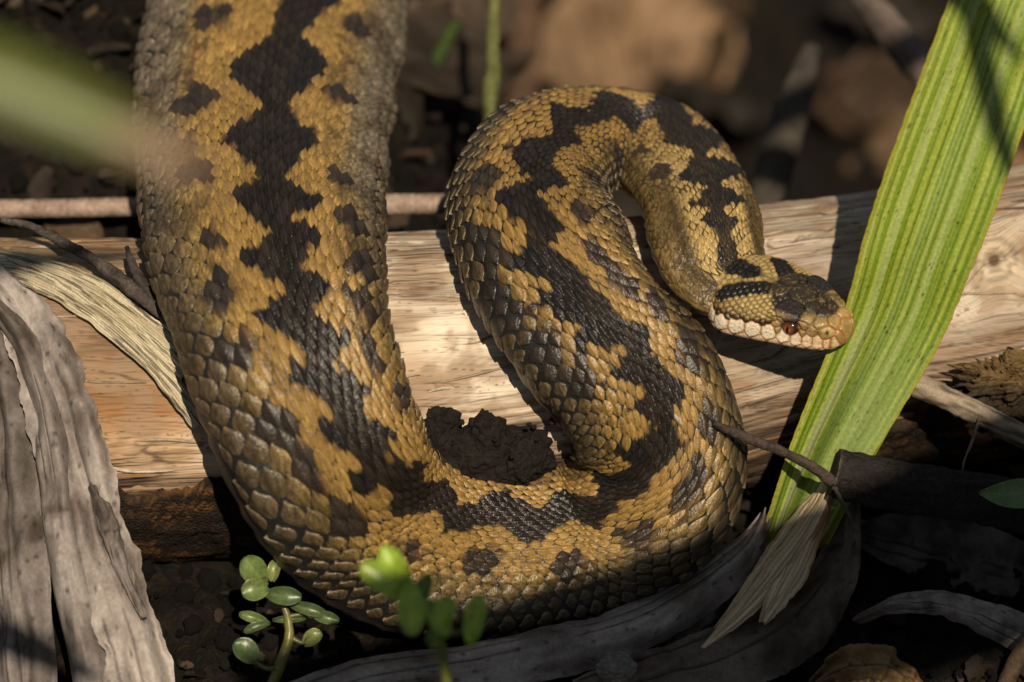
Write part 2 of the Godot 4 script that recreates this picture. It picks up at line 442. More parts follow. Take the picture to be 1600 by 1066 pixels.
func build_snake() -> void:
	snake_frames()
	for k in int(sLen / 0.05) + 2:
		edAt.append(Vector2(edge_at(edA, k * 0.05), edge_at(edB, k * 0.05)))
	var root := thing("snake", sC[int(19.0 / DS)] - Vector3(0, 1.0, 0), "yellow-brown snake with dark zigzag stripe, looped over the pale log", "snake")
	var mb := MB.new()
	# the skin between the scales, one closed tube
	var ns := int(sLen / 0.12)
	var nt := 72
	var thv := PackedFloat32Array()
	for i in nt:
		thv.append(-PI + TAU * i / nt)
	for j in ns + 1:
		var s := minf(sLen - 0.01, j * 0.12)
		for i in nt:
			var th := thv[i]
			var belly := sst(1.75, 2.0, absf(th))
			var c := Color(0.022, 0.020, 0.023).lerp(Color(0.09, 0.06, 0.025), sst(32.0, 35.0, s))
			var plate := fposmod(s / 0.42, 1.0)
			var bc := Color(0.09, 0.075, 0.065).lerp(Color(0.28, 0.17, 0.07), sst(0.75, 0.95, plate))
			bc = bc.lerp(Color(0.42, 0.26, 0.15), sst(32.5, 34.0, s))
			mb.add(body_at(s, th, 0.05 * belly * sst(0.0, 0.9, 1.0 - plate)), c.lerp(bc, belly))
	mb.grid(0, nt, ns + 1, true)
	# the scales: overlapping plates that grow out of the skin, free edge towards the tail
	var at := PackedFloat32Array()
	var s0 := 0.3
	while s0 < sLen - 0.2:
		at.append(s0)
		var ab := sAB[mini(int(s0 / DS), sAB.size() - 1)]
		s0 += 0.375 * pow(clampf(ab.x / 2.1, 0.24, 1.02), 1.0)
	var NC := 9
	var NL := 8
	rng.seed = 5
	for j in range(1, at.size() - 1):
		for r in range(-13, 14):
			var half := 0.5 if r % 2 != 0 else 0.0
			var sm := lerpf(at[j], at[j + 1], half)
			var pitch := at[j + 1] - at[j]
			var ar := absf(r)
			var big := sst(7.0, 11.5, ar)
			var neck := sst(33.0, 36.5, sm)
			var k := sAB[mini(int(sm / DS), sAB.size() - 1)].x / 2.1
			var hw := lerpf(0.70, 0.73, sst(6.0, 9.0, ar)) - 0.15 * sst(9.3, 12.0, ar)           # half width in rows
			hw = lerpf(hw, 0.92, neck)
			var ln := pitch * lerpf(lerpf(1.45, 1.16, big) - 0.12 * sst(10.5, 13.0, ar), 1.30, neck)
			var lift := lerpf(0.070, 0.085, big) * clampf(k * 1.1, 0.35, 1.0)
			var camber := lerpf(0.035, 0.048, big) * clampf(k * 1.1, 0.35, 1.0)
			var pw := lerpf(2.0, 2.4, big)
			var cj := rng.randf_range(-1.0, 1.0)
			var tilt := rng.randf_range(-0.012, 0.018)
			var skew := rng.randf_range(-0.05, 0.05)
			var grow := 1.0 + rng.randf_range(-0.10, 0.10)
			var first := mb.v.size()
			for l in NL + 1:
				var y := minf(float(l) / (NL - 1), 1.0)
				y = pow(y, 0.8)
				var lip := l == NL
				var wp := lerpf(0.62, 1.0, sst(0.0, 0.5, y)) if y < 0.5 else sqrt(maxf(0.0, 1.0 - pow((y - 0.5) / 0.5, pw)))
				wp = maxf(wp, 0.16)
				for c in NC:
					var u := 2.0 * c / (NC - 1) - 1.0
					var rho := r + u * hw * wp * grow + skew * (y - 0.5)
					var s := sm + ln * (0.55 - y * grow) + 0.10 * ln * u * u * sst(0.5, 1.0, y)
					var el := -0.03 + (lift + tilt) * y + 0.035 * sin(PI * minf(y * 1.05, 1.0)) * clampf(k, 0.3, 1.0) - camber * u * u
					el += (1.0 - big) * 0.038 * clampf(k, 0.2, 1.0) * exp(-u * u * 22.0) * sst(0.02, 0.35, y) * (1.0 - 0.5 * sst(0.85, 1.0, y))
					if lip: el -= 0.075 * clampf(k, 0.4, 1.0)
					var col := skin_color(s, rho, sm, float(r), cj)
					var rim := maxf(sst(0.62, 1.0, absf(u)), sst(0.80, 1.0, y))
					col = col * (1.0 + 0.34 * nz.get_noise_2d(u * 2.6 + j * 7.3, y * 1.3 + r * 3.1))
					var dark := col.get_luminance() < 0.035
					if not dark:
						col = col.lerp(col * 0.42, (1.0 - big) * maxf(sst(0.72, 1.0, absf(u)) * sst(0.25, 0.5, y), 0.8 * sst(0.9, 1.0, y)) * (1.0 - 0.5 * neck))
						if big > 0.4:
							col = col.lerp(col * 1.7 + Color(0.035, 0.030, 0.022), rim * 0.6 * big)
							col = col.lerp(col * 0.6, (1.0 - rim) * 0.5 * big)
						else:
							col = col.lerp(Color(0.17, 0.085, 0.05), 0.5 * exp(-u * u * 14.0) * (1.0 - neck) * sst(0.1, 0.5, y))
					else:
						col = col.lerp(col * 1.6 + Color(0.012, 0.011, 0.011), 0.5 * (1.0 - rim) * sst(0.2, 0.7, y))
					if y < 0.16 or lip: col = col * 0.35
					col.a = 1.0
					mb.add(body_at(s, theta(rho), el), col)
			mb.grid(first, NC, NL + 1)
			# its root grows out of the skin
			var row := clampi(int(round((sm + ln * 0.55) / 0.12)), 0, ns)
			var ci := int(round((theta(float(r)) + PI) / TAU * nt)) % nt
			mb.tri(first + 3, first + 5, row * nt + ci)
	build_head(root, mb)
	part("body", mb, M.snake, root)

# ------------------------------------------------------------------ the head, in its own axes: f forward, r to its own right side, u up
const HF := Vector3(0.80, 0.0, 0.60)
const HU := Vector3(0.0, 1.0, 0.0)
const HR := Vector3(-0.60, 0.0, 0.80)
var headO: Vector3 = Vector3(3.571, 4.969, 0.879)
var hw_t: Array = [0.52, 0.74, 0.90, 0.95, 0.90, 0.84, 0.77, 0.71, 0.65, 0.58, 0.50, 0.44]     # every 0.25 cm
var ht_t: Array = [0.60, 0.65, 0.68, 0.70, 0.71, 0.71, 0.71, 0.70, 0.67, 0.62, 0.56, 0.50]
var hb_t: Array = [-0.04, -0.14, -0.19, -0.20, -0.19, -0.18, -0.16, -0.13, -0.10, -0.06, -0.02, 0.02]
const HLEN := 2.84

func hp(f: float, r: float, u: float) -> Vector3:
	return headO + HF * (f * 0.93) + HR * (r * 0.98) + HU * u

func head_local(f: float, ph: float) -> Vector3:      # ph 0 = top, PI = chin, signed
	var t := f / 2.75
	var w: float = cr(hw_t, t)
	var top: float = cr(ht_t, t)
	var bot: float = cr(hb_t, t)
	var mid := lerpf(bot, top, 0.36)
	var e := sst(2.42, HLEN, f)
	var close := sqrt(maxf(0.0, 1.0 - pow(clampf((f - 2.38) / (HLEN - 2.38), 0.0, 1.0), 2.6)))
	var si := absf(sin(ph)); var co := cos(ph)
	var box := sst(0.3, 1.5, f)
	var ex := lerpf(0.95, 0.72, box)
	var x := w * pow(si, ex) * close
	var y: float
	if co > 0.0: y = mid + (top - mid) * pow(co, lerpf(0.85, 0.62, box)) * lerpf(1.0, close, 0.9)
	else: y = mid - (mid - bot) * pow(-co, 0.75) * lerpf(1.0, close, 0.9)
	# canthus: the side is drawn in between the brow and the lip, in front of the eye and behind it
	var ar := absf(ph)
	var side := exp(-pow((ar - 1.35) / 0.32, 2.0)) * sst(1.2, 1.7, f) * (1.0 - e)
	x -= 0.075 * side
	# brow shields stand out above the eye
	var brow := exp(-pow((f - 1.86) / 0.33, 2.0)) * exp(-pow((ar - 0.86) / 0.30, 2.0))
	x += 0.035 * brow; y += 0.055 * brow
	# cheek swelling
	var cheek := exp(-pow((f - 0.8) / 0.5, 2.0)) * exp(-pow((ar - 1.6) / 0.4, 2.0))
	x += 0.05 * cheek
	# eye socket
	var eye := exp(-pow((f - 1.93) / 0.17, 2.0) - pow((y - 0.36) / 0.13, 2.0)) * sst(0.9, 1.1, ar)
	x -= 0.07 * eye
	# the snout's upturned edge
	y += 0.05 * sst(2.35, 2.7, f) * (1.0 - sst(0.55, 0.95, ar)) * close
	return Vector3(f, x * signf(ph), y)

var hsite: Array = []      # [place, radius, kind]

func head_sites() -> void:
	var add := func(f: float, r: float, u: float, rad: float, kind: String) -> void:
		hsite.append([Vector3(f, r, u), rad, kind])
	add.call(1.86, 0.50, 0.72, 0.22, "brow")
	add.call(1.82, 0.0, 0.74, 0.20, "top")
	add.call(1.38, 0.17, 0.74, 0.12, "top")
	add.call(2.15, 0.16, 0.70, 0.10, "top")
	add.call(2.36, 0.13, 0.66, 0.08, "top")
	add.call(2.22, 0.42, 0.66, 0.10, "canthus")
	add.call(2.46, 0.36, 0.60, 0.10, "canthus")
	add.call(2.62, 0.18, 0.56, 0.08, "snout")
	add.call(2.60, 0.38, 0.40, 0.11, "snout")
	add.call(2.80, 0.0, 0.36, 0.15, "snout")
	add.call(2.78, 0.20, 0.30, 0.08, "snout")
	add.call(2.34, 0.50, 0.38, 0.06, "lore")
	add.call(2.20, 0.55, 0.46, 0.05, "lore")
	add.call(2.18, 0.58, 0.32, 0.05, "lore")
	for a in 9:      # ring of small scales round the eye
		var an := TAU * a / 9.0 + 0.2
		if sin(an) < 0.75:
			add.call(1.93 + 0.23 * cos(an), 0.66, 0.36 + 0.17 * sin(an), 0.03, "ring")
	var lf := [0.42, 0.72, 1.02, 1.32, 1.60, 1.86, 2.10, 2.30, 2.48, 2.62, 2.72]
	for k in lf.size():
		var w: float = cr(hw_t, lf[k] / 2.75)
		add.call(lf[k], w * (1.0 if k < 9 else 0.72), 0.20 + 0.02 * sst(2.0, 2.7, lf[k]), 0.098, "lip")
		add.call(lf[k] + 0.10, w * 0.98 * (1.0 if k < 9 else 0.66), 0.02 + 0.03 * sst(2.0, 2.7, lf[k]), 0.065, "chin_lip")
		add.call(lf[k] + 0.02, w * 0.6, -0.15, 0.06, "chin")
	rng.seed = 91
	var f := -0.1
	var row := 0
	while f < 2.7:
		var step := lerpf(0.165, 0.125, sst(0.2, 1.1, f))
		var n := 9
		for k in n:
			var ph := (k + (0.5 if row % 2 else 0.0)) * 1.62 / n
			var q := head_local(f + rng.randf_range(-0.015, 0.015), ph + rng.randf_range(-0.02, 0.02))
			if q.z < 0.24: continue
			var ok := true
			for s in hsite:
				if s[2] in ["small"]: continue
				if q.distance_to(s[0]) < s[1] + 0.075: ok = false; break
			if ok and f < 2.3: add.call(q.x, absf(q.y), q.z, 0.0, "small")
		f += step * 0.72
		row += 1

func seg_d(p: Vector2, a: Vector2, b: Vector2) -> float:
	var t := clampf((p - a).dot(b - a) / (b - a).length_squared(), 0.0, 1.0)
	return p.distance_to(a + (b - a) * t)

func head_color(q: Vector3, kind: String, edge: float, j: float) -> Color:
	var f := q.x; var r := q.y; var u := q.z
	var ar := absf(r)
	var n1 := N3(Vector3(f, r, u), 5.0)
	var n2 := N3(Vector3(f + 9.0, r, u), 16.0)
	var gold := Color(0.50, 0.355, 0.13) * (1.0 + 0.12 * n1 + 0.10 * j)
	var dark := Color(0.020, 0.017, 0.015)
	var c := gold
	# cheek gets darker and browner downwards
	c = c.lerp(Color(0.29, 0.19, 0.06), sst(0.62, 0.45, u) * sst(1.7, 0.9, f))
	var p := Vector2(f, r)
	if u > 0.44:
		var arm := minf(seg_d(p, Vector2(1.45, 0.10), Vector2(0.55, 0.64)), seg_d(p, Vector2(1.45, -0.10), Vector2(0.85, -0.60)))
		c = c.lerp(dark, 1.0 - sst(0.14, 0.19, arm + 0.03 * n1))
		var cap := maxf(absf(r) / lerpf(0.34, 0.62, sst(1.2, 1.7, f)), absf(f - 1.88) / 0.70)
		var capd := 1.0 - sst(0.86, 1.06, cap + 0.12 * n1)
		var capc := Color(0.045, 0.034, 0.020).lerp(Color(0.19, 0.14, 0.045), sst(0.28, 0.75, n2 + 0.5 * n1))
		c = c.lerp(capc, capd)
		var nape := seg_d(p, Vector2(-0.5, -0.02), Vector2(0.62, 0.02))
		c = c.lerp(dark, (1.0 - sst(0.20, 0.27, nape + 0.05 * n1)) * sst(0.5, 0.56, u))
	if kind == "brow":
		c = (Color(0.034, 0.026, 0.022) * (1.0 + 0.8 * n2)).lerp(Color(0.62, 0.42, 0.22), sst(0.56, 0.68, ar) * sst(0.76, 0.55, u))
	# stripe from the eye to the corner of the jaw
	var st := seg_d(Vector2(f, u), Vector2(1.85, 0.34), Vector2(0.1, 0.30))
	if ar > 0.3 and u < 0.55 and kind != "lip" and kind != "chin_lip":
		c = c.lerp(Color(0.055, 0.032, 0.012), (1.0 - sst(0.06, 0.15, st + 0.03 * n1)) * sst(1.9, 1.75, f))
	var snout := Color(0.44, 0.30, 0.11)
	if kind == "canthus": c = c.lerp(snout, 0.85 * sst(0.72, 0.55, u + 0.1 * n1))
	if kind == "snout": c = snout * (1.0 + 0.25 * n1)
	if kind == "lore" or kind == "ring": c = Color(0.44, 0.275, 0.125) * (1.0 + 0.25 * n1)
	var cream := Color(0.92, 0.80, 0.60)
	var orange := Color(0.52, 0.235, 0.065)
	if kind == "lip":
		c = cream.lerp(Color(0.74, 0.50, 0.27), sst(1.7, 2.6, f) * 0.8)
		c = c.lerp(orange, (1.0 - sst(0.012, 0.055, edge)) * 0.8)
	if kind == "chin_lip":
		c = cream.lerp(orange, 0.22 + 0.6 * (1.0 - sst(0.015, 0.07, edge)))
	if kind == "chin": c = Color(0.60, 0.47, 0.33)
	if kind == "snout": c = c.lerp(orange, (1.0 - sst(0.01, 0.09, edge)) * 0.8)
	c = c.lerp(Color(0.02, 0.012, 0.008), 1.0 - sst(0.028, 0.055, q.distance_to(Vector3(2.60, signf(r) * 0.37, 0.43))))
	if f < 0.25 and u < 0.3: c = c.lerp(Color(0.16, 0.10, 0.035), sst(0.25, 0.0, f) * 0.8)
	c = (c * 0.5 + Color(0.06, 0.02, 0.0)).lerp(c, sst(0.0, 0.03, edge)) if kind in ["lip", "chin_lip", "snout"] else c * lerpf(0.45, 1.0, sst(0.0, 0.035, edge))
	c.a = 1.0
	return c

func build_head(root: Node3D, mb: MB) -> void:
	head_sites()
	var ns := hsite.size()
	var start := mb.v.size()
	var nu := 300
	var nv := 190
	for j in nv + 1:
		var t := float(j) / nv
		var f := lerpf(0.05, HLEN, 1.0 - pow(1.0 - t, 1.25))
		for i in nu:
			var ph := -PI + TAU * i / nu
			var q := head_local(f, ph)
			var a := Vector3(q.x, absf(q.y), q.z)
			var d1 := 9.0; var d2 := 9.0; var b := 0
			for k in ns:
				var s: Array = hsite[k]
				var p: Vector3 = s[0]
				if absf(p.x - a.x) > 0.5: continue
				var d: float = a.distance_to(p) - s[1]
				if d < d1: d2 = d1; d1 = d; b = k
				elif d < d2: d2 = d
				if p.y < 0.09 and p.y > 0.0: pass
				if p.y > 0.0 and p.y < 0.35:        # its mirror image
					d = a.distance_to(Vector3(p.x, -p.y, p.z)) - s[1]
					if d < d1: d2 = d1; d1 = d; b = k
					elif d < d2: d2 = d
			var edge := d2 - d1
			var kind: String = hsite[b][2]
			var nrm := Vector3(0.0, q.y / 0.8, (q.z - 0.25) / 0.45)
			if f > 2.5: nrm.x = (f - 2.5) * 4.0
			nrm = nrm.normalized()
			var h := 0.020 if kind == "small" else 0.034
			if kind == "lip" or kind == "chin_lip": h = 0.015
			var bulge := h * (1.0 - exp(-edge / 0.035)) - 0.012 * exp(-edge * edge / 0.0002)
			if kind == "small": bulge += 0.012 * sst(0.08, 0.0, d1)
			var eyeh := exp(-pow((f - 1.93) / 0.12, 2.0) - pow((q.z - 0.36) / 0.085, 2.0)) * (1.0 if a.y > 0.4 else 0.0)
			var tapern := sst(HLEN, HLEN - 0.1, f)
			q += nrm * bulge * (1.0 - eyeh) * tapern
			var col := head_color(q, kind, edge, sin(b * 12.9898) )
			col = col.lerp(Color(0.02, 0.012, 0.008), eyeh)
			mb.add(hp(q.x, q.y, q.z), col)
	mb.grid(start, nu, nv + 1, true)
	mb.tri(start, start + 1, int(sLen / 0.12) * 72 + 36)
	for sd in [1.0, -1.0]:
		var em := MB.new()
		var ec := Vector3(1.93, 0.535 * sd, 0.355)
		var es := em.v.size()
		for j in 25:
			var th := PI * j / 24.0
			for i in 40:
				var ph := TAU * i / 40.0
				var d := Vector3(sin(th) * cos(ph) , cos(th) * sd, sin(th) * sin(ph))     # axis to the side
				var q := ec + d * Vector3(0.165, 0.12, 0.145)
				var rad := Vector2(d.x, d.z).length()
				var irc := Color(0.32, 0.115, 0.03).lerp(Color(0.09, 0.032, 0.012), sst(0.25, 0.66, rad + 0.25 * sin(ph * 9.0) * 0.3))
				irc = irc.lerp(Color(0.02, 0.012, 0.008), sst(0.72, 0.86, rad))
				em.add(hp(q.x, q.y, q.z), irc)
		em.grid(es, 40, 25, true)
		var eye := part("eye", em, M.eye, root)
		var pm := MB.new()
		var s0 := pm.v.size()
		for j in 9:
			for i in 9:
				var u := 2.0 * i / 8.0 - 1.0
				var w := 2.0 * j / 8.0 - 1.0
				var dx := u * 0.17 * sqrt(maxf(0.0, 1.0 - w * w)) + 0.05
				var dz := w * 0.62
				var dy := sqrt(maxf(0.0, 1.0 - dx * dx - dz * dz))
				var q := ec + Vector3(dx * 0.165, dy * 0.12 * sd, dz * 0.145) * 1.02
				pm.add(hp(q.x, q.y, q.z), Color(0.006, 0.005, 0.005))
		pm.grid(s0, 9, 9)
		part("pupil", pm, M.eye, eye)

# ------------------------------------------------------------------ ground
func gh(x: float, z: float) -> float:
	var h := 0.35 * nz.get_noise_2d(x * 0.35, z * 0.35) + 0.15 * nz.get_noise_2d(x * 1.3, z * 1.3)
	h += 4.6 * sst(-1.2, -7.0, z) * sst(-0.9, -4.6, x) * (1.0 - 0.5 * sst(-9.0, -16.0, z))
	h -= 15.0 * sst(-3.0, -26.0, z) * sst(-3.0, 2.0, x)
	h += 0.02 * maxf(0.0, absf(x) - 14.0)
	return h

func build_ground() -> void:
	var mb := MB.new()
	var xs := PackedFloat32Array()
	var zs := PackedFloat32Array()
	for k in range(-150, 151):
		var t := k / 150.0
		xs.append(t * 16.0 + pow(t, 9.0) * 900.0)
		zs.append(t * 22.0 + pow(t, 9.0) * 900.0)
	for z in zs:
		for x in xs:
			var h := gh(clampf(x, -40.0, 40.0), clampf(z, -40.0, 40.0))
			h += 0.20 * F3(Vector3(x, 0, z), 0.9) + 0.12 * absf(N3(Vector3(x, 3, z), 2.6))
			var n := F3(Vector3(x, 8, z), 0.6)
			var c := Color(0.011, 0.0088, 0.007) * (1.0 + 0.7 * n)
			c = c.lerp(Color(0.032, 0.022, 0.014), sst(0.15, 0.5, N3(Vector3(x, 20, z), 1.7)) * 0.6)
			c.a = 1.0
			mb.add(Vector3(x, h, z), c)
	mb.grid(0, xs.size(), zs.size())
	var o := solo("ground", mb, M.soil, Vector3.ZERO, "", "", "", "structure")
	tag(o, "dark damp soil under the log and leaf litter", "ground")

# ------------------------------------------------------------------ the log
var logC: Array = [Vector3(-12.076, 2.200, 0.516), Vector3(-9.124, 2.200, 0.407), Vector3(-5.705, 2.200, 0.371), Vector3(-1.145, 2.200, 0.042), Vector3(2.304, 2.200, -0.568), Vector3(4.635, 2.200, -1.110), Vector3(7.004, 2.200, -1.829), Vector3(9.386, 2.200, -2.328), Vector3(13.023, 2.200, -3.222)]
var logR: Array = [2.90, 2.85, 2.76, 2.70, 2.60, 2.52, 2.45, 2.60, 2.60]

func log_r(t: float, be: float, p: Vector3) -> float:
	var r: float = cr(logR, t)
	var x := p.x
	r += 0.07 * nz.get_noise_3d(x * 0.25, sin(be) * 1.6, cos(be) * 1.6)
	r += 0.025 * nz.get_noise_3d(x * 0.3, sin(be) * 9.0, cos(be) * 9.0)
	r += 0.022 * nz.get_noise_3d(x * 0.7, sin(be) * 22.0, cos(be) * 22.0)
	var ck := 1.0 - absf(nz.get_noise_2d(x * 0.16 + 70.0, be * 6.0 + 0.2 * nz.get_noise_2d(x * 0.6, 3.0)))
	r -= 0.07 * sst(0.93, 0.99, ck) * sst(-0.2, 0.15, nz.get_noise_2d(x * 0.3 + 9.0, be * 1.5))
	# the swelling of the knot
	var k := Vector2((x - 8.45) / 0.9, (be - 1.0) / 0.5)
	r += 0.18 * exp(-k.length_squared())
	r -= 0.12 * exp(-(k * 3.4).length_squared())
	return r

func log_at(t: float, be: float, lift := 0.0) -> Vector3:
	var c: Vector3 = cr(logC, t)
	return c + Vector3(0, sin(be), cos(be)) * (log_r(t, be, c) + lift)

func log_t(x: float) -> float:
	var lo := 0.0; var hi := 1.0
	for k in 24:
		var m := (lo + hi) * 0.5
		if cr(logC, m).x < x: lo = m
		else: hi = m
	return lo

func log_texture(w: int, h: int) -> Array:
	var by := PackedByteArray()
	by.resize(w * h * 3)
	var hb := PackedByteArray()
	hb.resize(w * h)
	var x0: float = logC[0].x
	var brown := Color(0.13, 0.075, 0.04)
	var rust := Color(0.30, 0.14, 0.05)
	var pale := Color(0.72, 0.64, 0.52)
	var stain_shade_spots := [[Vector2(-1.54, 1.325), 0.42, 0.10, 0.95, Color(0.14, 0.085, 0.055)], [Vector2(-1.79, 1.614), 0.3, 0.18, 0.6, brown], [Vector2(-1.21, 0.683), 0.5, 0.10, 0.5, rust], [Vector2(-1.77, 0.733), 0.35, 0.30, 0.45, rust], [Vector2(-1.11, 1.015), 0.6, 0.16, 0.6, pale], [Vector2(-0.44, 0.591), 0.7, 0.10, 0.6, pale], [Vector2(-0.90, 1.660), 0.6, 0.07, 0.5, brown], [Vector2(0.44, 0.359), 0.3, 0.15, 0.6, brown],
		[Vector2(-6.61, 1.086), 1.0, 0.20, 0.8, Color(0.15, 0.08, 0.045)], [Vector2(-7.52, 1.266), 1.0, 0.22, 0.7, brown], [Vector2(-6.48, 0.559), 1.1, 0.09, 0.9, rust], [Vector2(-6.18, 0.202), 0.9, 0.12, 0.6, Color(0.52, 0.40, 0.27)], [Vector2(-6.88, -0.065), 1.2, 0.12, 0.9, Color(0.05, 0.03, 0.02)], [Vector2(-5.56, -0.140), 1.0, 0.10, 0.9, Color(0.05, 0.03, 0.02)], [Vector2(-7.62, 1.757), 2.2, 0.10, 0.7, Color(0.20, 0.17, 0.10)],  # last spot: olive wood and painted shade along the top left
		[Vector2(4.96, 1.154), 1.3, 0.18, 0.5, Color(0.24, 0.19, 0.145)], [Vector2(4.84, 0.181), 1.2, 0.18, 0.75, brown], [Vector2(4.25, 0.597), 0.8, 0.16, 0.4, Color(0.24, 0.17, 0.11)], [Vector2(7.70, 0.354), 0.8, 0.18, 0.6, Color(0.20, 0.13, 0.08)], [Vector2(8.61, 0.496), 0.9, 0.14, 0.5, brown], [Vector2(7.81, 0.763), 0.6, 0.22, 0.5, pale], [Vector2(7.03, 0.236), 1.6, 0.12, 0.7, brown], [Vector2(9.19, 1.568), 1.0, 0.12, 0.5, brown]]  # first three spots paint in the shade beside the head and reed
	var x1: float = logC[-1].x
	for j in h:
		var be := TAU * j / h - PI
		var yb := be * 2.7
		for i in w:
			var x := lerpf(x0, x1, float(i) / w)
			var warp := 0.16 * nz.get_noise_2d(x * 0.22, yb * 0.4)
			# grain bends round the knot
			var kx := (x - 8.45) / 0.55
			var kb := (be - 1.0) * 2.7
			var ring := sqrt(kx * kx + kb * kb * 2.4)
			var yy := yb + warp + 0.45 * signf(kb) * exp(-kx * kx - kb * kb * 1.5)
			var g1 := nz.get_noise_2d(x * 0.20, yy * 7.0)
			var g2 := nz.get_noise_2d(x * 0.9 + 40.0, yy * 30.0)
			var g3 := nz.get_noise_2d(x * 0.14 + 90.0, yy * 2.2)
			var st := nf.get_noise_2d(x * 0.45 + 7.0, yy * 1.6)
			var left := sst(-4.5, -6.0, x)
			var right := sst(2.0, 5.5, x)
			var r := 0.52; var g := 0.435; var b := 0.335
			r = lerpf(r, 0.39, right); g = lerpf(g, 0.32, right); b = lerpf(b, 0.245, right)
			r = lerpf(r, 0.36, left); g = lerpf(g, 0.24, left); b = lerpf(b, 0.14, left)
			var pal := nf.get_noise_2d(x * 0.35 + 60.0, yy * 1.2)
			var k := 1.0 + 0.20 * g1 + 0.16 * g2 + 0.20 * g3 + 0.34 * pal
			r *= k; g *= k * (1.0 + 0.02 * g3); b *= k * (1.0 + 0.05 * g3)
			# brown stains
			var sb := sst(0.06, 0.42, st + 0.30 * g1 + 0.15 * g2) * 0.70
			# long brown streak on the lower left
			var streak := exp(-pow((be - 0.66 - 0.05 * g3) / 0.11, 2.0)) * sst(-4.6, -6.6, x)
			sb = maxf(sb, streak * 0.85)
			var s2 := exp(-pow((be - 1.02 - 0.1 * g3) / 0.24, 2.0)) * sst(-4.6, -6.0, x) * clampf(0.75 + g1 + g2, 0.0, 1.0)
			sb = maxf(sb, s2 * 0.75)
			r = lerpf(r, 0.20, sb); g = lerpf(g, 0.105, sb); b = lerpf(b, 0.043, sb)
			for s in stain_shade_spots:
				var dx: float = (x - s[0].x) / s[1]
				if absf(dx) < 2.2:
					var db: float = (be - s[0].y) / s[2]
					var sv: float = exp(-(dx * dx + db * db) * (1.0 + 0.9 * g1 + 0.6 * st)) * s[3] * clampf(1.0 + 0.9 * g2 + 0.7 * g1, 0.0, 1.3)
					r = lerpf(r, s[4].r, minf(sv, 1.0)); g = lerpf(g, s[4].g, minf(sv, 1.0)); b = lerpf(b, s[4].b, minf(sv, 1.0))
			# small knots and specks
			var spk := nz.get_noise_2d(x * 3.1 + 11.0, yb * 4.4)
			var sk := sst(0.84, 0.93, spk + 0.3 * g2) * 0.5
			var crk := 1.0 - absf(nz.get_noise_2d(x * 0.16 + 30.0, yy * 3.4 + 0.12 * g2))
			sk = maxf(sk, sst(0.965, 0.99, crk) * sst(-0.1, 0.3, g3 + 0.5 * g1) * 0.75)
			var ck := 1.0 - absf(nz.get_noise_2d(x * 0.16 + 70.0, be * 6.0 + 0.2 * nz.get_noise_2d(x * 0.6, 3.0)))
			sk = maxf(sk, 0.85 * sst(0.95, 0.99, ck) * sst(-0.2, 0.15, nz.get_noise_2d(x * 0.3 + 9.0, be * 1.5)))
			var mo := sst(0.0, 0.36, nf.get_noise_2d(x * 0.8 + 17.0, yb * 0.8 + 5.0)) * 0.62
			r = lerpf(r, 0.27, mo); g = lerpf(g, 0.185, mo); b = lerpf(b, 0.12, mo)
			r = lerpf(r, 0.11, sk); g = lerpf(g, 0.07, sk); b = lerpf(b, 0.04, sk)
			# the damp dark underside
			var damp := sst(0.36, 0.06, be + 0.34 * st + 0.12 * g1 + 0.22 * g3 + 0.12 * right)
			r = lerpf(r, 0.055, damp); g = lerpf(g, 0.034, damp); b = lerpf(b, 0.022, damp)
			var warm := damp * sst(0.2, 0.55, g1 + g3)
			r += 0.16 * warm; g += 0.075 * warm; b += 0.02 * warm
			# knot rings
			if ring < 1.1:
				var rr := 0.5 + 0.5 * sin(ring * 17.0 + 2.0 * g1)
				var kk := sst(1.1, 0.5, ring)
				var m := lerpf(1.0, 0.62 + 0.4 * rr, kk)
				r *= m; g *= m * 0.97; b *= m * 0.9
				var eye := sst(0.26, 0.12, ring)
				r = lerpf(r, 0.10, eye); g = lerpf(g, 0.06, eye); b = lerpf(b, 0.03, eye)
			var o := (j * w + i) * 3
			by[o] = int(255.0 * pow(clampf(r, 0.0, 1.0), 0.4545))
			by[o + 1] = int(255.0 * pow(clampf(g, 0.0, 1.0), 0.4545))
			by[o + 2] = int(255.0 * pow(clampf(b, 0.0, 1.0), 0.4545))
			hb[j * w + i] = int(clampf(128.0 + 60.0 * g1 + 60.0 * g2, 0.0, 255.0))
	return [Image.create_from_data(w, h, false, Image.FORMAT_RGB8, by), Image.create_from_data(w, h, false, Image.FORMAT_L8, hb)]

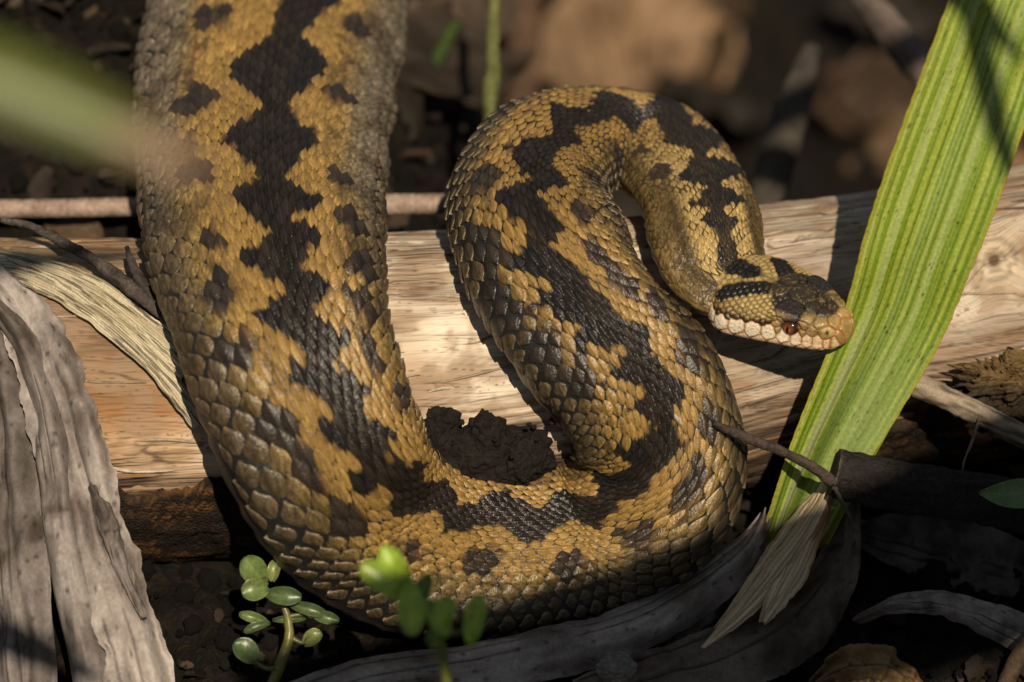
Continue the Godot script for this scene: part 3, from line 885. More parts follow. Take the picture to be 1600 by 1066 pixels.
func build_log() -> void:
	var root := thing("log", logC[2] - Vector3(0, 2.6, 0), "pale barkless log lying across the ground under the snake", "log")
	var mb := MB.new()
	var nt := 220
	var nx := 440
	for j in nx + 1:
		var t := float(j) / nx
		var x: float = (cr(logC, t).x - logC[0].x) / (logC[-1].x - logC[0].x)
		for i in nt + 1:
			var be := TAU * i / nt - PI
			mb.add(log_at(t, be), Color.WHITE, Vector2(x, float(i) / nt))
	mb.grid(0, nt + 1, nx + 1)
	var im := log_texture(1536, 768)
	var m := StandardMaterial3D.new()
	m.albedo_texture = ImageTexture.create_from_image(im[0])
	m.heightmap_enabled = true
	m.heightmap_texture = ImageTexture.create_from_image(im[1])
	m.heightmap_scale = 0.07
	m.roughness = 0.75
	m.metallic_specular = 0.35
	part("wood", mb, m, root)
	# raised splinters along the grain
	rng.seed = 1201
	for k in 46:
		var sx := rng.randf_range(-9.5, 11.0)
		var sb := rng.randf_range(0.15, 1.9)
		var ln := rng.randf_range(0.4, 1.9)
		var sp: Array = []
		for q in 5:
			var xx := sx + ln * (q / 4.0 - 0.5)
			sp.append(log_at(log_t(xx), sb + 0.012 * sin(q * 1.3 + k) + 0.015 * (q - 2.0) * sin(k * 2.0), 0.012 + (0.05 if q == 4 and k % 3 == 0 else 0.0)))
		var sm := MB.new()
		var tone := rng.randf()
		tube(sm, sp, [0.008, 0.022 + 0.02 * tone, 0.028, 0.022, 0.006], 6, 14, flat(Color(0.30, 0.225, 0.15).lerp(Color(0.60, 0.51, 0.39), tone) if k % 4 else Color(0.12, 0.075, 0.045), 0.3, 5.0), 0.008, 5.0)
		part("splinter", sm, M.straw, root)
	# sheets of dark bark left on the lower side
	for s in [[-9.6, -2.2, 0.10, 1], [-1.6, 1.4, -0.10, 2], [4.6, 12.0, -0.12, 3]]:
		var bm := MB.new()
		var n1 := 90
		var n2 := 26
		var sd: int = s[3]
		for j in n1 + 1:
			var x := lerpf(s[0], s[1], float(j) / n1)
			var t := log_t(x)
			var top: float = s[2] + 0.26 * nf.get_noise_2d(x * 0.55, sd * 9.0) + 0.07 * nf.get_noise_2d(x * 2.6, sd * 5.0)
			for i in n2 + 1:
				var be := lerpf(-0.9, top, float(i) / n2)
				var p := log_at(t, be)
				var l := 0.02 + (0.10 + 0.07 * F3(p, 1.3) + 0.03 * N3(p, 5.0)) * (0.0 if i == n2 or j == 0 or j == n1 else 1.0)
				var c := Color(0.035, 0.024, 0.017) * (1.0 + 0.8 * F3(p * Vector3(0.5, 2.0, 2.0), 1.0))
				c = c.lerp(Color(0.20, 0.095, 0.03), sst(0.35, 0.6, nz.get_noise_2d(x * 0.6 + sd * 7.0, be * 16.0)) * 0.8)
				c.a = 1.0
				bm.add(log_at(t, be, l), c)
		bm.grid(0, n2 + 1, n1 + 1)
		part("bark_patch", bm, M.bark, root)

func flat(c: Color, v := 0.15, f := 2.0) -> Callable:
	return func(_t: float, _a: float, q: Vector3) -> Color:
		var k := 1.0 + v * (N3(q, f) + 0.6 * N3(q, f * 4.0))
		return Color(c.r * k, c.g * k, c.b * k)


func build_plants() -> void:
	var K := Vector3(0, sin(deg_to_rad(38.0)), cos(deg_to_rad(38.0)))
	# --- the broad green reed blade with its dry sheath
	var root := thing("reed_blade", Vector3(4.666, 0.766, 2.894), "broad bright green reed blade standing beside the snake's snout, straw-coloured at its foot", "reed")
	var mb := MB.new()
	var pts := [Vector3(9.028, 12.238, -0.866), Vector3(8.181, 10.482, 0.125), Vector3(7.659, 8.993, 0.780), Vector3(7.125, 7.461, 1.406), Vector3(6.774, 6.370, 1.751), Vector3(6.432, 5.178, 1.984), Vector3(5.820, 3.800, 2.363), Vector3(5.283, 2.612, 2.657), Vector3(4.920, 1.556, 2.784), Vector3(4.671, 0.849, 2.956)]
	var wid := [0.88, 0.92, 0.97, 0.99, 0.95, 0.87, 0.76, 0.63, 0.52, 0.44]
	var nr := K + Vector3(0.12, 0, 0)
	var nrm := [nr, nr, nr, nr, nr, nr, nr, nr, nr, nr]
	var shape := func(u: float, t: float) -> Vector2:
		var rib := 0.006 * cos(u * 21.0) + 0.004 * cos(u * 43.0 + 1.0) + 0.0015 * cos(u * 91.0)
		var fold := (0.16 + 0.22 * sst(0.35, 0.8, t)) * absf(u - 0.12) - 0.12 * exp(-pow((u - 0.30) / 0.10, 2.0)) * sst(0.45, 0.7, t)
		var torn := 0.012 * nz.get_noise_2d(t * 60.0, signf(u) * 5.0) * sst(0.8, 1.0, absf(u))
		return Vector2(u * (1.0 + torn), rib + fold + 0.03 * nz.get_noise_2d(u * 2.0, t * 5.0))
	var col := func(u: float, t: float, q: Vector3) -> Color:
		var a := nz.get_noise_2d(u * 5.5, t * 0.6)
		var b := nz.get_noise_2d(u * 16.0 + 9.0, t * 0.45)
		var c := Color(0.215, 0.315, 0.020).lerp(Color(0.42, 0.50, 0.08), sst(-0.3, 0.5, a))
		c = c.lerp(Color(0.42, 0.54, 0.20), sst(0.2, 0.6, b) * 0.6)
		c = c.lerp(Color(0.07, 0.135, 0.012), sst(0.15, 0.6, -b) * 0.5)
		# pale veins
		c = c.lerp(Color(0.42, 0.52, 0.24), 0.6 * exp(-pow((u + 0.32) / 0.035, 2.0)) + 0.55 * exp(-pow((u - 0.52) / 0.05, 2.0)) + 0.35 * exp(-pow((u - 0.02) / 0.03, 2.0)))
		# lower part paler, bluish green on one half, whitish rib on the other
		var low := sst(0.50, 0.72, t)
		c = c.lerp(Color(0.33, 0.43, 0.15), low * sst(0.05, -0.15, u) * 0.7)
		c = c.lerp(Color(0.05, 0.10, 0.012), low * exp(-pow((u - 0.12) / 0.13, 2.0)) * 0.8)
		c = c.lerp(Color(0.50, 0.53, 0.28), low * exp(-pow((u - 0.42) / 0.12, 2.0)) * 0.8)
		# yellow edge and specks
		c = c.lerp(Color(0.45, 0.37, 0.03), sst(0.90, 1.0, absf(u)) * 0.7)
		var sp := nz.get_noise_2d(u * 16.0 + 3.0, t * 62.0)
		c = c.lerp(Color(0.05, 0.035, 0.015), sst(0.76, 0.85, sp) * 0.85)
		# rusty end
		var tip := sst(0.945, 0.99, t + 0.03 * nz.get_noise_2d(u * 6.0, 3.0))
		c = c.lerp(Color(0.40, 0.19, 0.02), tip * 0.8)
		return c
	sheet(mb, pts, wid, nrm, 96, 220, 0.035, shape, col)
	part("blade", mb, M.green, root)
	for q in [[[Vector3(5.530, 2.597, 2.986), Vector3(5.173, 2.019, 3.500), Vector3(4.568, 1.564, 4.237), Vector3(3.933, 1.366, 5.090), Vector3(3.216, 1.135, 5.777)], [0.10, 0.17, 0.22, 0.16, 0.015], 3.0], [[Vector3(5.449, 2.428, 2.991), Vector3(5.180, 1.911, 3.458), Vector3(4.850, 1.541, 4.128), Vector3(4.516, 1.372, 4.768), Vector3(4.258, 1.244, 5.248)], [0.12, 0.22, 0.27, 0.20, 0.05], 8.0], [[Vector3(5.279, 2.207, 3.037), Vector3(4.877, 1.802, 3.416), Vector3(4.412, 1.508, 4.090), Vector3(3.922, 1.362, 4.839), Vector3(3.469, 1.192, 5.353)], [0.08, 0.17, 0.19, 0.13, 0.02], 14.0]]:
		var sd: float = q[2]
		var sm := MB.new()
		sheet(sm, q[0], q[1], [nr, nr, nr, nr, nr], 26, 60, 0.035,
			func(u: float, t: float) -> Vector2: return Vector2(u * (1.0 + 0.22 * nf.get_noise_2d(t * 7.0, signf(u) * 3.0 + sd)), 0.02 * cos(u * 9.0 + sd) + 0.008 * cos(u * 31.0) - 0.10 * u * u),
			func(u: float, t: float, p: Vector3) -> Color:
				var a := nz.get_noise_2d(u * 7.0 + sd, t * 1.2)
				var c := Color(0.52, 0.40, 0.25).lerp(Color(0.76, 0.64, 0.45), sst(-0.3, 0.4, a))
				c = c.lerp(Color(0.20, 0.10, 0.06), sst(0.25, 0.55, nz.get_noise_2d(u * 11.0, t * 2.0 + sd)) * 0.7)
				return c.lerp(Color(0.34, 0.15, 0.07), sst(-0.4, -0.9, u) * sst(0.6, 0.2, t)))
		part("dry_sheath", sm, M.straw, root)
	mb = MB.new()
	sheet(mb, [Vector3(7.396, 6.332, 1.336), Vector3(6.870, 4.704, 1.910), Vector3(6.327, 3.469, 2.305), Vector3(5.750, 2.201, 2.597), Vector3(5.292, 0.932, 3.018)], [0.10, 0.24, 0.26, 0.24, 0.12], [nr, nr, nr, nr, nr], 20, 80, 0.03,
		func(u: float, t: float) -> Vector2: return Vector2(u, 0.12 * absf(u)),
		func(u: float, t: float, q: Vector3) -> Color:
			var c := Color(0.16, 0.25, 0.02).lerp(Color(0.36, 0.44, 0.10), sst(-0.2, 0.5, nz.get_noise_2d(u * 6.0, t)))
			return c.lerp(Color(0.50, 0.30, 0.03), sst(0.92, 0.99, t)))
	part("blade_fold", mb, M.green, root)
	# --- dark broken stick with its thin twig
	root = thing("broken_stick", Vector3(7.199, 2.359, 3.045), "thick dark broken stick lying across the foot of the green reed", "stick")
	mb = MB.new()
	tube(mb, [Vector3(5.482, 2.856, 3.228), Vector3(6.168, 2.685, 3.298), Vector3(7.280, 2.482, 3.329), Vector3(8.406, 2.214, 3.285), Vector3(10.232, 1.684, 3.192)], [0.40, 0.43, 0.42, 0.45, 0.46], 40, 120, func(t: float, a: float, q: Vector3) -> Color:
		var k := 1.0 + 0.5 * F3(q, 1.6)
		var c := Color(0.034, 0.029, 0.028) * k
		return c.lerp(Color(0.15, 0.11, 0.09), sst(0.04, 0.0, t) * clampf(0.5 + 1.5 * N3(q, 7.0), 0.0, 1.0)), 0.05, 1.6)
	part("stem", mb, M.bark, root)
	mb = MB.new()
	tube(mb, [Vector3(3.392, 4.083, 3.411), Vector3(3.813, 3.842, 3.409), Vector3(4.534, 3.501, 3.422), Vector3(5.058, 3.198, 3.468), Vector3(5.441, 2.878, 3.528)], [0.055, 0.085, 0.085, 0.08, 0.11], 12, 60, flat(Color(0.075, 0.055, 0.045), 0.35, 3.0), 0.022, 3.0)
	part("twig", mb, M.twig, root)
	mb = MB.new()
	tube(mb, [Vector3(5.473, 2.905, 3.697), Vector3(5.667, 2.635, 3.971), Vector3(5.868, 2.284, 4.182)], [0.05, 0.03, 0.02], 8, 24, flat(Color(0.11, 0.085, 0.07), 0.3, 3.0), 0.01, 3.0)
	part("fibre", mb, M.twig, root)
	# --- dry stalk to the right of the reed
	root = thing("dry_stalk", Vector3(7.827, 2.966, 1.682), "ridged straw-coloured dry stalk slanting down behind the green reed", "stalk")
	mb = MB.new()
	tube(mb, [Vector3(5.930, 3.746, 1.010), Vector3(6.765, 3.407, 1.338), Vector3(7.817, 3.082, 1.719), Vector3(8.921, 2.705, 2.140), Vector3(10.259, 2.169, 2.559)], [0.17, 0.19, 0.20, 0.19, 0.18], 24, 120, func(t: float, a: float, q: Vector3) -> Color:
		var k := nz.get_noise_2d(a * 3.2, t * 5.0)
		return Color(0.36, 0.29, 0.21).lerp(Color(0.10, 0.075, 0.055), sst(0.0, 0.5, k)), 0.035, 2.2)
	part("stem", mb, M.straw, root)
	mb = MB.new()
	tube(mb, [Vector3(8.057, 3.081, 2.037), Vector3(7.908, 2.843, 2.413), Vector3(7.764, 2.644, 2.695), Vector3(7.730, 2.408, 2.880)], [0.02, 0.025, 0.02, 0.028], 8, 30, flat(Color(0.30, 0.22, 0.16), 0.4, 4.0), 0.01, 4.0)
	part("fibre", mb, M.twig, root)
	# --- small green leaf on the stick
	mb = MB.new()
	sheet(mb, [Vector3(7.915, 2.836, 3.751), Vector3(8.314, 2.851, 3.803), Vector3(8.758, 2.836, 3.751), Vector3(9.324, 2.774, 3.609)], [0.02, 0.21, 0.24, 0.03], [K, K, K, K], 14, 24, 0.02,
		func(u: float, t: float) -> Vector2: return Vector2(u, 0.05 * u * u + 0.02 * sin(t * 9.0)),
		func(u: float, t: float, q: Vector3) -> Color: return Color(0.10, 0.175, 0.055).lerp(Color(0.16, 0.24, 0.09), 0.5 + 0.5 * N3(q, 4.0) + 0.5 * exp(-u * u * 60.0)))
	solo("green_leaf", mb, M.green, Vector3(8.539, 2.819, 3.764), "small pointed dull green leaf resting on the dark broken stick", "leaf")
	# --- sprouts
	root = thing("seedling", Vector3(-3.960, 0.079, 5.460), "small round-leaved green seedling below the coil, in the shade", "seedling", "seedlings in front of the snake")
	mb = MB.new()
	tube(mb, [Vector3(-4.068, 0.630, 6.299), Vector3(-3.878, 1.082, 6.073), Vector3(-3.743, 1.356, 5.732), Vector3(-3.819, 1.741, 5.431), Vector3(-4.014, 1.998, 5.231)], [0.10, 0.10, 0.085, 0.06, 0.04], 12, 40, flat(Color(0.20, 0.19, 0.05), 0.3, 2.0), 0.01, 3.0)
	part("stem", mb, M.green, root)
	mb = MB.new()
	tube(mb, [Vector3(-3.900, 1.039, 6.106), Vector3(-4.111, 1.064, 6.214), Vector3(-4.414, 1.218, 6.094)], [0.05, 0.04, 0.03], 8, 20, flat(Color(0.16, 0.17, 0.05), 0.3, 2.0))
	tube(mb, [Vector3(-3.743, 1.356, 5.732), Vector3(-3.537, 1.271, 5.798), Vector3(-3.363, 1.305, 5.772)], [0.05, 0.04, 0.03], 8, 20, flat(Color(0.16, 0.17, 0.05), 0.3, 2.0))
	tube(mb, [Vector3(-3.797, 1.613, 5.531), Vector3(-3.493, 1.647, 5.504), Vector3(-3.200, 1.613, 5.531)], [0.04, 0.03, 0.02], 8, 20, flat(Color(0.16, 0.17, 0.05), 0.3, 2.0))
	part("side_stem", mb, M.green, root)
	for l in [[Vector3(-4.166, 2.057, 5.184), Vector3(-4.483, 2.596, 5.144), 0.27, 0], [Vector3(-4.095, 2.072, 5.299), Vector3(-4.516, 2.119, 5.516), 0.23, 0], [Vector3(-4.114, 2.012, 5.410), Vector3(-3.522, 2.068, 5.556), 0.19, 1], [Vector3(-4.020, 2.017, 5.088), Vector3(-3.954, 2.300, 4.868), 0.13, 2], [Vector3(-3.743, 1.784, 5.398), Vector3(-3.120, 1.722, 5.573), 0.13, 1], [Vector3(-3.363, 1.656, 5.498), Vector3(-2.903, 1.628, 5.646), 0.13, 1], [Vector3(-4.122, 1.545, 5.585), Vector3(-4.572, 1.714, 5.579), 0.11, 0], [Vector3(-4.063, 1.577, 5.686), Vector3(-4.479, 1.533, 5.847), 0.10, 1], [Vector3(-4.273, 1.150, 6.147), Vector3(-4.645, 1.472, 6.022), 0.25, 1], [Vector3(-3.472, 1.245, 5.818), Vector3(-3.196, 1.466, 5.773), 0.17, 2], [Vector3(-4.020, 1.503, 5.490), Vector3(-3.476, 1.529, 5.470), 0.08, 1]]:
		seed_leaf(root, l[0], l[1], l[2], l[3], K)
	root = thing("seedling", Vector3(-1.198, 0.039, 6.380), "tall yellow-green seedling out of focus in front of the coil", "seedling", "seedlings in front of the snake")
	mb = MB.new()
	tube(mb, [Vector3(-0.959, 3.594, 10.328), Vector3(-1.032, 4.569, 10.201), Vector3(-1.147, 5.283, 10.024), Vector3(-1.441, 5.769, 9.898), Vector3(-1.739, 6.044, 9.684)], [0.09, 0.08, 0.075, 0.06, 0.04], 12, 40, flat(Color(0.14, 0.16, 0.04), 0.3, 2.0))
	tube(mb, [Vector3(-1.147, 5.283, 10.024), Vector3(-0.846, 5.350, 10.099), Vector3(-0.597, 5.428, 10.037)], [0.05, 0.04, 0.03], 8, 16, flat(Color(0.14, 0.16, 0.04), 0.3, 2.0))
	part("stem", mb, M.green, root)
	for l in [[Vector3(-1.541, 5.848, 9.837), Vector3(-2.319, 6.371, 9.682), 0.28, 3], [Vector3(-1.593, 5.821, 9.731), Vector3(-1.985, 6.540, 9.423), 0.24, 3], [Vector3(-1.588, 6.110, 9.759), Vector3(-1.534, 5.579, 10.427), 0.26, 3], [Vector3(-1.446, 5.597, 9.779), Vector3(-1.278, 5.924, 9.396), 0.16, 4], [Vector3(-1.312, 5.809, 9.867), Vector3(-0.994, 5.378, 10.204), 0.20, 3], [Vector3(-1.093, 5.495, 10.112), Vector3(-0.944, 5.848, 9.837), 0.20, 3], [Vector3(-0.647, 5.209, 10.209), Vector3(-0.477, 5.887, 9.806), 0.20, 3], [Vector3(-1.097, 5.244, 10.055), Vector3(-1.296, 5.165, 10.116), 0.17, 4]]:
		seed_leaf(root, l[0], l[1], l[2], l[3], K)
	# --- blurred blade close to the camera
	mb = MB.new()
	sheet(mb, [Vector3(-5.850, 27.583, 26.611), Vector3(-5.082, 27.350, 26.793), Vector3(-4.314, 27.117, 26.975), Vector3(-3.605, 26.861, 27.175), Vector3(-3.132, 26.675, 27.321), Vector3(-2.718, 26.465, 27.484)], [0.31, 0.32, 0.30, 0.23, 0.15, 0.03], [K, K, K, K, K, K], 16, 60, 0.03,
		func(u: float, t: float) -> Vector2: return Vector2(u, 0.10 * u * u),
		func(u: float, t: float, q: Vector3) -> Color: return Color(0.125, 0.16, 0.024).lerp(Color(0.30, 0.20, 0.11), sst(0.5, 0.74, t)) * (1.0 + 0.2 * N3(q, 3.0)))
	solo("sedge_leaf", mb, M.green, Vector3(-5.850, 27.583, 26.611), "blurred green grass blade with a browned tip, hanging close in front", "grass blade")
	# --- unseen reed blades, added beside the view to cast shade into it
	var k := 0
	for b in [[[Vector3(1.637, 38.670, 37.543), Vector3(5.782, 39.014, 37.274), Vector3(9.514, 39.412, 36.328), Vector3(12.855, 39.646, 35.511), Vector3(17.279, 40.692, 34.694)], [0.5, 0.95, 1.2, 1.45, 1.6]], [[Vector3(6.812, 34.921, 35.554), Vector3(10.699, 35.190, 34.075), Vector3(13.464, 35.887, 33.530), Vector3(17.888, 36.846, 32.781)], [0.4, 0.7, 0.8, 0.9]], [[Vector3(-5.218, 38.587, 28.328), Vector3(-3.882, 38.718, 28.225), Vector3(-2.131, 38.714, 27.848), Vector3(-0.694, 38.708, 27.598)], [0.3, 0.34, 0.22, 0.03]], [[Vector3(11.239, 38.010, 20.799), Vector3(11.791, 36.197, 21.707), Vector3(12.232, 34.621, 22.431), Vector3(12.677, 33.199, 23.035)], [0.24, 0.22, 0.20, 0.03]], [[Vector3(10.903, 39.541, 22.062), Vector3(11.604, 38.649, 22.631), Vector3(12.275, 37.728, 22.970), Vector3(12.940, 36.942, 23.331)], [0.3, 0.3, 0.2, 0.03]]]:
		mb = MB.new()
		var p: Array = b[0]
		var w: Array = b[1]
		var end: Vector3 = p[-1] if k < 2 else p[0]
		if k < 2:
			p.append(end + Vector3(14, -8, -2)); w.append(1.6)
			p.append(end + Vector3(24, -34 , -4)); w.append(1.2)
		else:
			var sx := -1.0 if k == 2 else 1.0
			p.push_front(end + Vector3(16 * sx, -6, -12 if k > 2 else 2)); w.push_front(0.5)
			p.push_front(end + Vector3(26 * sx, -34, -22 if k > 2 else 4)); w.push_front(0.5)
		var ns: Array = []
		for q in p: ns.append(Vector3(0.25, 0.79, 0.65))
		sheet(mb, p, w, ns, 10, 60, 0.03, func(u: float, t: float) -> Vector2: return Vector2(u, 0.15 * absf(u)), flat(Color(0.13, 0.19, 0.03), 0.2, 1.0))
		solo("shade_reed", mb, M.green, p[0], ["long arching green reed blade added outside the view for its shade, lowest of four", "second long arching green reed blade added outside the view for its shade", "slender unseen reed blade added to shade the log beside the forked twig", "narrow green reed blade whose shade crosses the broad blade", "short green reed blade whose shade falls on the broad blade's upper edge"][k], "reed", "reeds beside the view")
		k += 1

func seed_leaf(root: Node3D, a: Vector3, b: Vector3, w: float, kind: int, K: Vector3) -> void:
	var mb := MB.new()
	var c: Color = [Color(0.15, 0.21, 0.06), Color(0.085, 0.13, 0.045), Color(0.22, 0.26, 0.08), Color(0.36, 0.52, 0.045), Color(0.15, 0.26, 0.02)][kind]
	var side := (b - a).cross(K).normalized()
	var up := (K + Vector3(0, 0.5, 0) + side * (0.3 if kind == 1 else -0.15)).normalized()
	var L := a.distance_to(b)
	w *= 0.82
	sheet(mb, [a, a.lerp(b, 0.3) + up * 0.03, a.lerp(b, 0.65) + up * 0.05, b], [w * 0.25, w * 0.85, w, w * 0.75], [up, up, up, up], 18, 24, 0.016,
		func(u: float, t: float) -> Vector2: return Vector2(u * (sqrt(maxf(0.0, 1.0 - pow((t - 0.6) / 0.4, 2.0))) if t > 0.6 else 1.0), 0.06 * u * u + 0.02 * sin(t * 5.0)),
		func(u: float, t: float, q: Vector3) -> Color: return (c * (1.0 + 0.25 * N3(q, 3.0) + 0.15 * N3(q, 11.0) + 0.3 * exp(-u * u * 90.0) + 0.12 * exp(-pow(fposmod(absf(u) * 1.5 + t * 4.0, 1.0) - 0.5, 2.0) * 90.0))).lerp(Color(0.10, 0.06, 0.02), sst(0.55, 0.7, N3(q, 6.0)) * 0.7))
	part("leaf", mb, M.green, root)

# ------------------------------------------------------------------ litter
func dead_leaf(called: String, pts: Array, wid: Array, nrm: Array, c1: Color, c2: Color, curl: float, rag: float, label: String, category: String, group := "", sd := 0.0, folds := 0.12, nu := 48, nv := 120) -> void:
	var mb := MB.new()
	dead_sheet(mb, pts, wid, nrm, c1, c2, curl, rag, sd, folds, nu, nv)
	solo(called, mb, M.leaf, pts[pts.size() / 2], label, category, group)

func dead_sheet(mb: MB, pts: Array, wid: Array, nrm: Array, c1: Color, c2: Color, curl: float, rag: float, sd: float, folds: float, nu := 48, nv := 120) -> void:
	var lines := [-2.0, -0.05 + 0.25 * sin(sd * 2.0), 0.55 + 0.15 * sin(sd * 3.0)]
	var crack := func(u: float, t: float) -> float:
		var d := 9.0
		for k in 3:
			d = minf(d, absf(u - lines[k] - 0.16 * nz.get_noise_2d(t * 1.6, k * 9.0 + sd) - 0.03 * nz.get_noise_2d(t * 9.0, k * 5.0 + sd)))
		return exp(-d * d * 900.0) * sst(0.0, 0.25, 0.35 + nz.get_noise_2d(t * 3.0 + sd, 40.0))
	var shape := func(u: float, t: float) -> Vector2:
		var e := 1.0 + rag * (nf.get_noise_2d(t * 5.0 + sd, signf(u) * 4.0 + sd) + 0.35 * nf.get_noise_2d(t * 24.0, signf(u) * 9.0 + sd)) * sst(0.2, 1.0, absf(u))
		var y := -curl * u * u + 0.8 * folds * nz.get_noise_2d(u * 0.9 + sd, t * 1.4) + 0.9 * folds * nz.get_noise_2d(u * 0.7 + sd, t * 6.0) + 0.25 * folds * nz.get_noise_2d(u * 1.6 + sd, t * 12.0)
		y += 0.10 * folds * nf.get_noise_2d(u * 3.0, t * 14.0 + sd) - 0.05 * crack.call(u, t) + 0.9 * folds * nz.get_noise_2d(t * 7.0 + sd, signf(u) * 6.0) * sst(0.65, 1.0, absf(u))
		return Vector2(u * e, y)
	var col := func(u: float, t: float, q: Vector3) -> Color:
		var a := F3(q + Vector3(sd, sd, 0), 0.55)
		var c := c1.lerp(c2, clampf(0.55 + 1.1 * a + 0.35 * F3(q, 3.0), 0.0, 1.0))
		c = c.lerp(c1 * Color(0.62, 0.52, 0.45), 0.7 * sst(0.25, 0.5, F3(q + Vector3(sd, 0, 0), 0.8)))
		c = c.lerp(c1 * 0.25, 0.75 * crack.call(u, t))
		c = c.lerp(Color(0.03, 0.025, 0.02), 0.7 * sst(0.62, 0.78, N3(q, 5.0)))
		var vein := exp(-pow(fposmod(absf(u) * 1.3 - t * 11.0 + 0.3 * nz.get_noise_2d(t * 5.0, u), 1.0) - 0.5, 2.0) * 420.0) + 1.4 * exp(-u * u * 1500.0)
		c = c.lerp(c * 1.45, 0.35 * minf(vein, 1.0))
		c = c.lerp(c * 1.3, 0.5 * sst(0.93, 1.0, absf(u)))
		c.a = 1.0
		return c
	sheet(mb, pts, wid, nrm, nu, nv, 0.016, shape, col)

func same(v: Variant, n: int) -> Array:
	var a := []
	for k in n: a.append(v)
	return a

func build_litter() -> void:
	var K := Vector3(0, sin(deg_to_rad(38.0)), cos(deg_to_rad(38.0)))
	var G1 := Color(0.165, 0.138, 0.122)
	var G2 := Color(0.40, 0.35, 0.325)
	# --- the large folded grey leaf on the near side of the log
	var root := thing("curled_leaf", Vector3(-7.418, 2.722, 4.157), "large dry grey leaf folded into long ridges, leaning on the log's near end", "dead leaf")
	var mb := MB.new()
	dead_sheet(mb, [Vector3(-8.947, 5.377, 0.941), Vector3(-8.239, 4.995, 1.747), Vector3(-7.734, 4.379, 2.736), Vector3(-7.353, 3.473, 3.697), Vector3(-6.898, 2.402, 4.788), Vector3(-6.329, 1.405, 5.947), Vector3(-5.925, 0.503, 7.033)], [0.25, 0.50, 0.62, 0.62, 0.55, 0.60, 0.62], same(K + Vector3(0.25, 0, 0), 7), G1 * 1.1, G2 * 1.15, 0.10, 0.30, 3.0, 0.24)
	part("leaf_blade", mb, M.leaf, root)
	mb = MB.new()
	dead_sheet(mb, [Vector3(-9.117, 5.384, 1.443), Vector3(-8.412, 5.067, 2.198), Vector3(-7.985, 4.480, 3.037), Vector3(-7.724, 3.665, 3.928), Vector3(-7.519, 2.599, 5.015), Vector3(-7.164, 1.607, 6.171), Vector3(-6.875, 0.641, 7.179)], [0.22, 0.26, 0.29, 0.30, 0.31, 0.34, 0.38], same(K, 7), G1 * 0.8, G2 * 0.8, 0.55, 0.06, 11.0, 0.12)
	part("rolled_fold", mb, M.leaf, root)
	mb = MB.new()
	dead_sheet(mb, [Vector3(-7.088, 3.269, 4.047), Vector3(-6.818, 2.948, 4.424), Vector3(-6.554, 2.448, 5.006), Vector3(-6.136, 1.813, 5.756)], [0.06, 0.16, 0.15, 0.06], same(K + Vector3(0.3, 0, 0), 4), G1 * 0.7, G2 * 0.7, 0.16, 0.1, 17.0, 0.1, 20, 60)
	part("curled_edge", mb, M.leaf, root)
	dead_leaf("curled_leaf", [Vector3(-9.376, 5.072, 1.306), Vector3(-8.818, 4.599, 2.310), Vector3(-8.576, 3.690, 3.274), Vector3(-8.443, 2.615, 4.368), Vector3(-8.245, 1.613, 5.531), Vector3(-8.091, 0.434, 6.960)], [0.4, 0.42, 0.50, 0.55, 0.50, 0.5], same(K + Vector3(-0.1, 0, 0), 6), G1 * 0.65, G2 * 0.6, 0.2, 0.06, "darker grey-brown leaf strip behind the folded grey leaf", "dead leaf", "", 23.0, 0.2)
	# --- straw leaf that runs under the snake
	root = thing("straw_leaf", Vector3(-7.300, 5.081, 1.045), "pale straw-coloured torn grass leaf on the log, running under the snake", "dry leaf")
	for s in [[[Vector3(-9.393, 5.151, -0.025), Vector3(-8.213, 5.306, 0.552), Vector3(-7.180, 5.211, 1.070), Vector3(-6.316, 4.995, 1.747), Vector3(-5.638, 4.699, 2.295), Vector3(-5.156, 4.192, 2.501)], [0.13, 0.15, 0.16, 0.17, 0.20, 0.2], 31.0], [[Vector3(-9.380, 5.009, 0.213), Vector3(-8.307, 5.221, 0.809), Vector3(-7.490, 5.150, 1.372), Vector3(-6.692, 4.883, 1.961), Vector3(-5.853, 4.385, 2.604), Vector3(-5.258, 3.736, 2.984)], [0.16, 0.19, 0.17, 0.16, 0.17, 0.18], 37.0], [[Vector3(-8.663, 5.337, 0.464), Vector3(-7.616, 5.250, 1.103), Vector3(-6.935, 5.042, 1.520), Vector3(-6.308, 4.797, 2.029), Vector3(-5.583, 4.371, 2.551)], [0.05, 0.10, 0.09, 0.12, 0.14], 41.0]]:
		mb = MB.new()
		var sd: float = s[2]
		sheet(mb, s[0], s[1], same(K, s[0].size()), 26, 110, 0.03,
			func(u: float, t: float) -> Vector2: return Vector2(u * (1.0 + 0.32 * nf.get_noise_2d(t * 6.0, signf(u) * 3.0 + sd)), -0.06 * u * u + 0.025 * nz.get_noise_2d(u * 6.0 + sd, t * 1.5) + 0.012 * cos(u * 28.0)),
			func(u: float, t: float, q: Vector3) -> Color:
				var a := nz.get_noise_2d(u * 8.0 + sd, t * 1.6)
				var b := nz.get_noise_2d(u * 17.0 + sd, t * 5.0)
				var c := Color(0.68, 0.61, 0.44).lerp(Color(0.44, 0.37, 0.23), sst(-0.2, 0.5, a))
				c = c.lerp(Color(0.05, 0.038, 0.024), sst(0.22, 0.42, b) * 0.85)
				return c)
		part("strip", mb, M.straw, root)
	# --- thin dark forked twig
	root = thing("forked_twig", Vector3(-6.968, 5.386, 0.807), "thin dark grey forked twig lying above the straw leaf", "twig")
	mb = MB.new()
